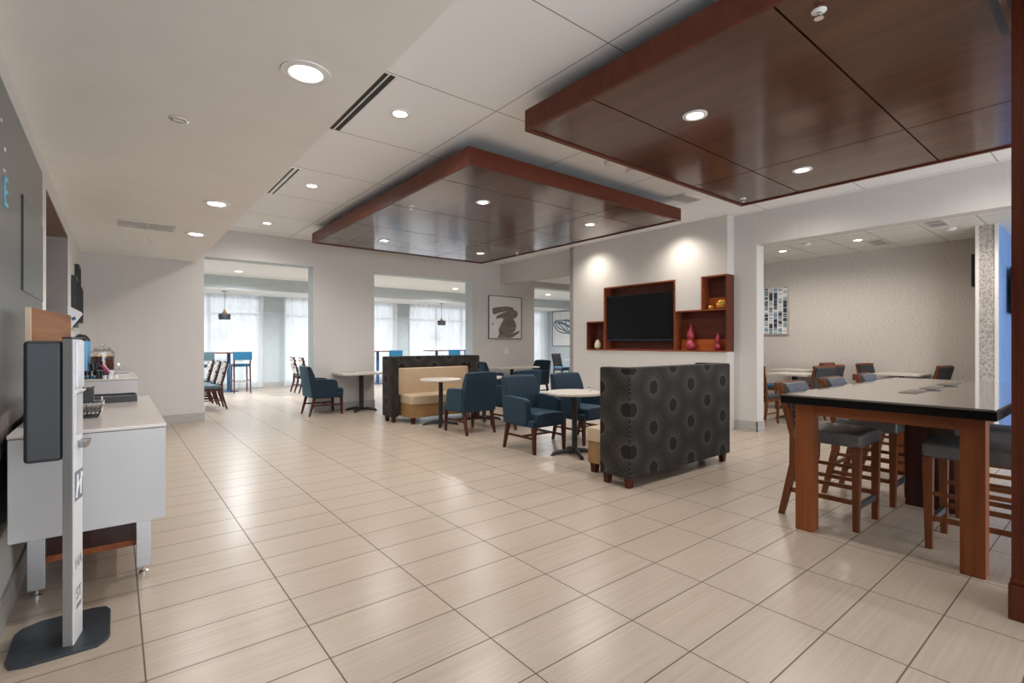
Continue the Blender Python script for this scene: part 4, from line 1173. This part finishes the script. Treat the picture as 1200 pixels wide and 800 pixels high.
def mk_pendant(label):
    t = thing('pendant_lamp', label, 'pendant lamp', group='black pendant lamps in the sunroom')
    obj('ceiling_rose', M().lathe([(.07, 0), (.07, -.012), (0, -.02)], n=24), SHADE, t)
    obj('cord', M().tube([(0, 0, -.015), (0, 0, -.50)], .006, 6), SHADE, t)
    obj('neck', M().lathe([(.015, -.48), (.022, -.52), (.055, -.58), (.07, -.60)], n=24), BRASS, t)
    obj('shade', M().lathe([(.06, -.595), (.135, -.605), (.146, -.63), (.136, -.755), (.128, -.755), (.132, -.62)], n=32), SHADE, t)
    obj('bulb', M().lathe([(0, -.62), (.05, -.66), (.06, -.70), (.04, -.74), (0, -.75)], n=20), BULB, t)
    return t
spread(mk_pendant, [((2.27, 15.2, 2.715), 0, 'black pendant lamp seen through the left wide opening'),
                    ((8.95, 15.2, 2.715), 0, 'black pendant lamp seen through the middle wide opening')])

# ---------------------------------------------------------------- light
w = bpy.data.worlds.new('sky'); sc.world = w; w.use_nodes = True
bg = w.node_tree.nodes['Background']; bg.inputs[0].default_value = (.90, .95, 1.0, 1); bg.inputs[1].default_value = 1.9
def portal(x0, x1, y, z0, z1):
    l = bpy.data.lights.new('window_portal', 'AREA'); l.shape = 'RECTANGLE'; l.size = x1 - x0; l.size_y = z1 - z0; l.cycles.is_portal = True
    o = bpy.data.objects.new('window_portal', l); COL.objects.link(o)
    o.location = ((x0 + x1) / 2, y, (z0 + z1) / 2); o.rotation_euler = (-PI / 2, 0, 0)
for a, b in wins: portal(a, b, YSUN + .15, .12, 2.73)
# added area lamp filling the room from its open, unseen rear end
dl = bpy.data.lights.new('rear_fill', 'AREA'); dl.shape = 'RECTANGLE'; dl.size = 7.4; dl.size_y = 2.5; dl.energy = 150; dl.color = (.93, .965, 1)
do = bpy.data.objects.new('rear_fill', dl); COL.objects.link(do); do.location = (3.5, -3.15, 1.35); do.rotation_euler = (PI / 2, 0, 0)
L6 = [(2.3, 13.4, 3.05, 'bright round light in the sunroom ceiling through the left opening'),
      (5.4, 13.4, 3.05, 'bright round light in the sunroom ceiling behind the wall table pier'),
      (8.4, 13.4, 3.05, 'bright round light in the sunroom ceiling through the middle opening'),
      (12.0, 13.0, 3.05, 'bright round light in the sunroom ceiling beyond the far passage'),
      (-.6, 13.2, 3.05, 'bright round light in the sunroom ceiling behind the back corner wall')]
spread(downlight(.13), [((x, y, z), 0, l) for x, y, z, l in L6])
for x, y, z, l in L6: lamp(x, y, z, 520, (.93, .97, 1.0), 2.9)

# ---------------------------------------------------------------- camera
cam = bpy.data.cameras.new('camera'); co = bpy.data.objects.new('camera', cam); COL.objects.link(co)
cam.sensor_width = 36; cam.lens = 582 / 1200 * 36; cam.shift_y = 2 / 1200
co.location = (0, 0, 1.325); co.rotation_euler = (PI / 2, 0, -math.atan2(464, 582))
cam.clip_start = .05
sc.camera = co
sc.view_settings.view_transform = 'Standard'; sc.view_settings.look = 'None'
sc.view_settings.gamma = 1; sc.view_settings.use_curve_mapping = False
sc.view_settings.exposure = 0
try:
    sc.cycles.use_denoising = True
    sc.cycles.max_bounces = 8; sc.cycles.diffuse_bounces = 5; sc.cycles.transparent_max_bounces = 12
    sc.cycles.sample_clamp_indirect = 6
except Exception: pass
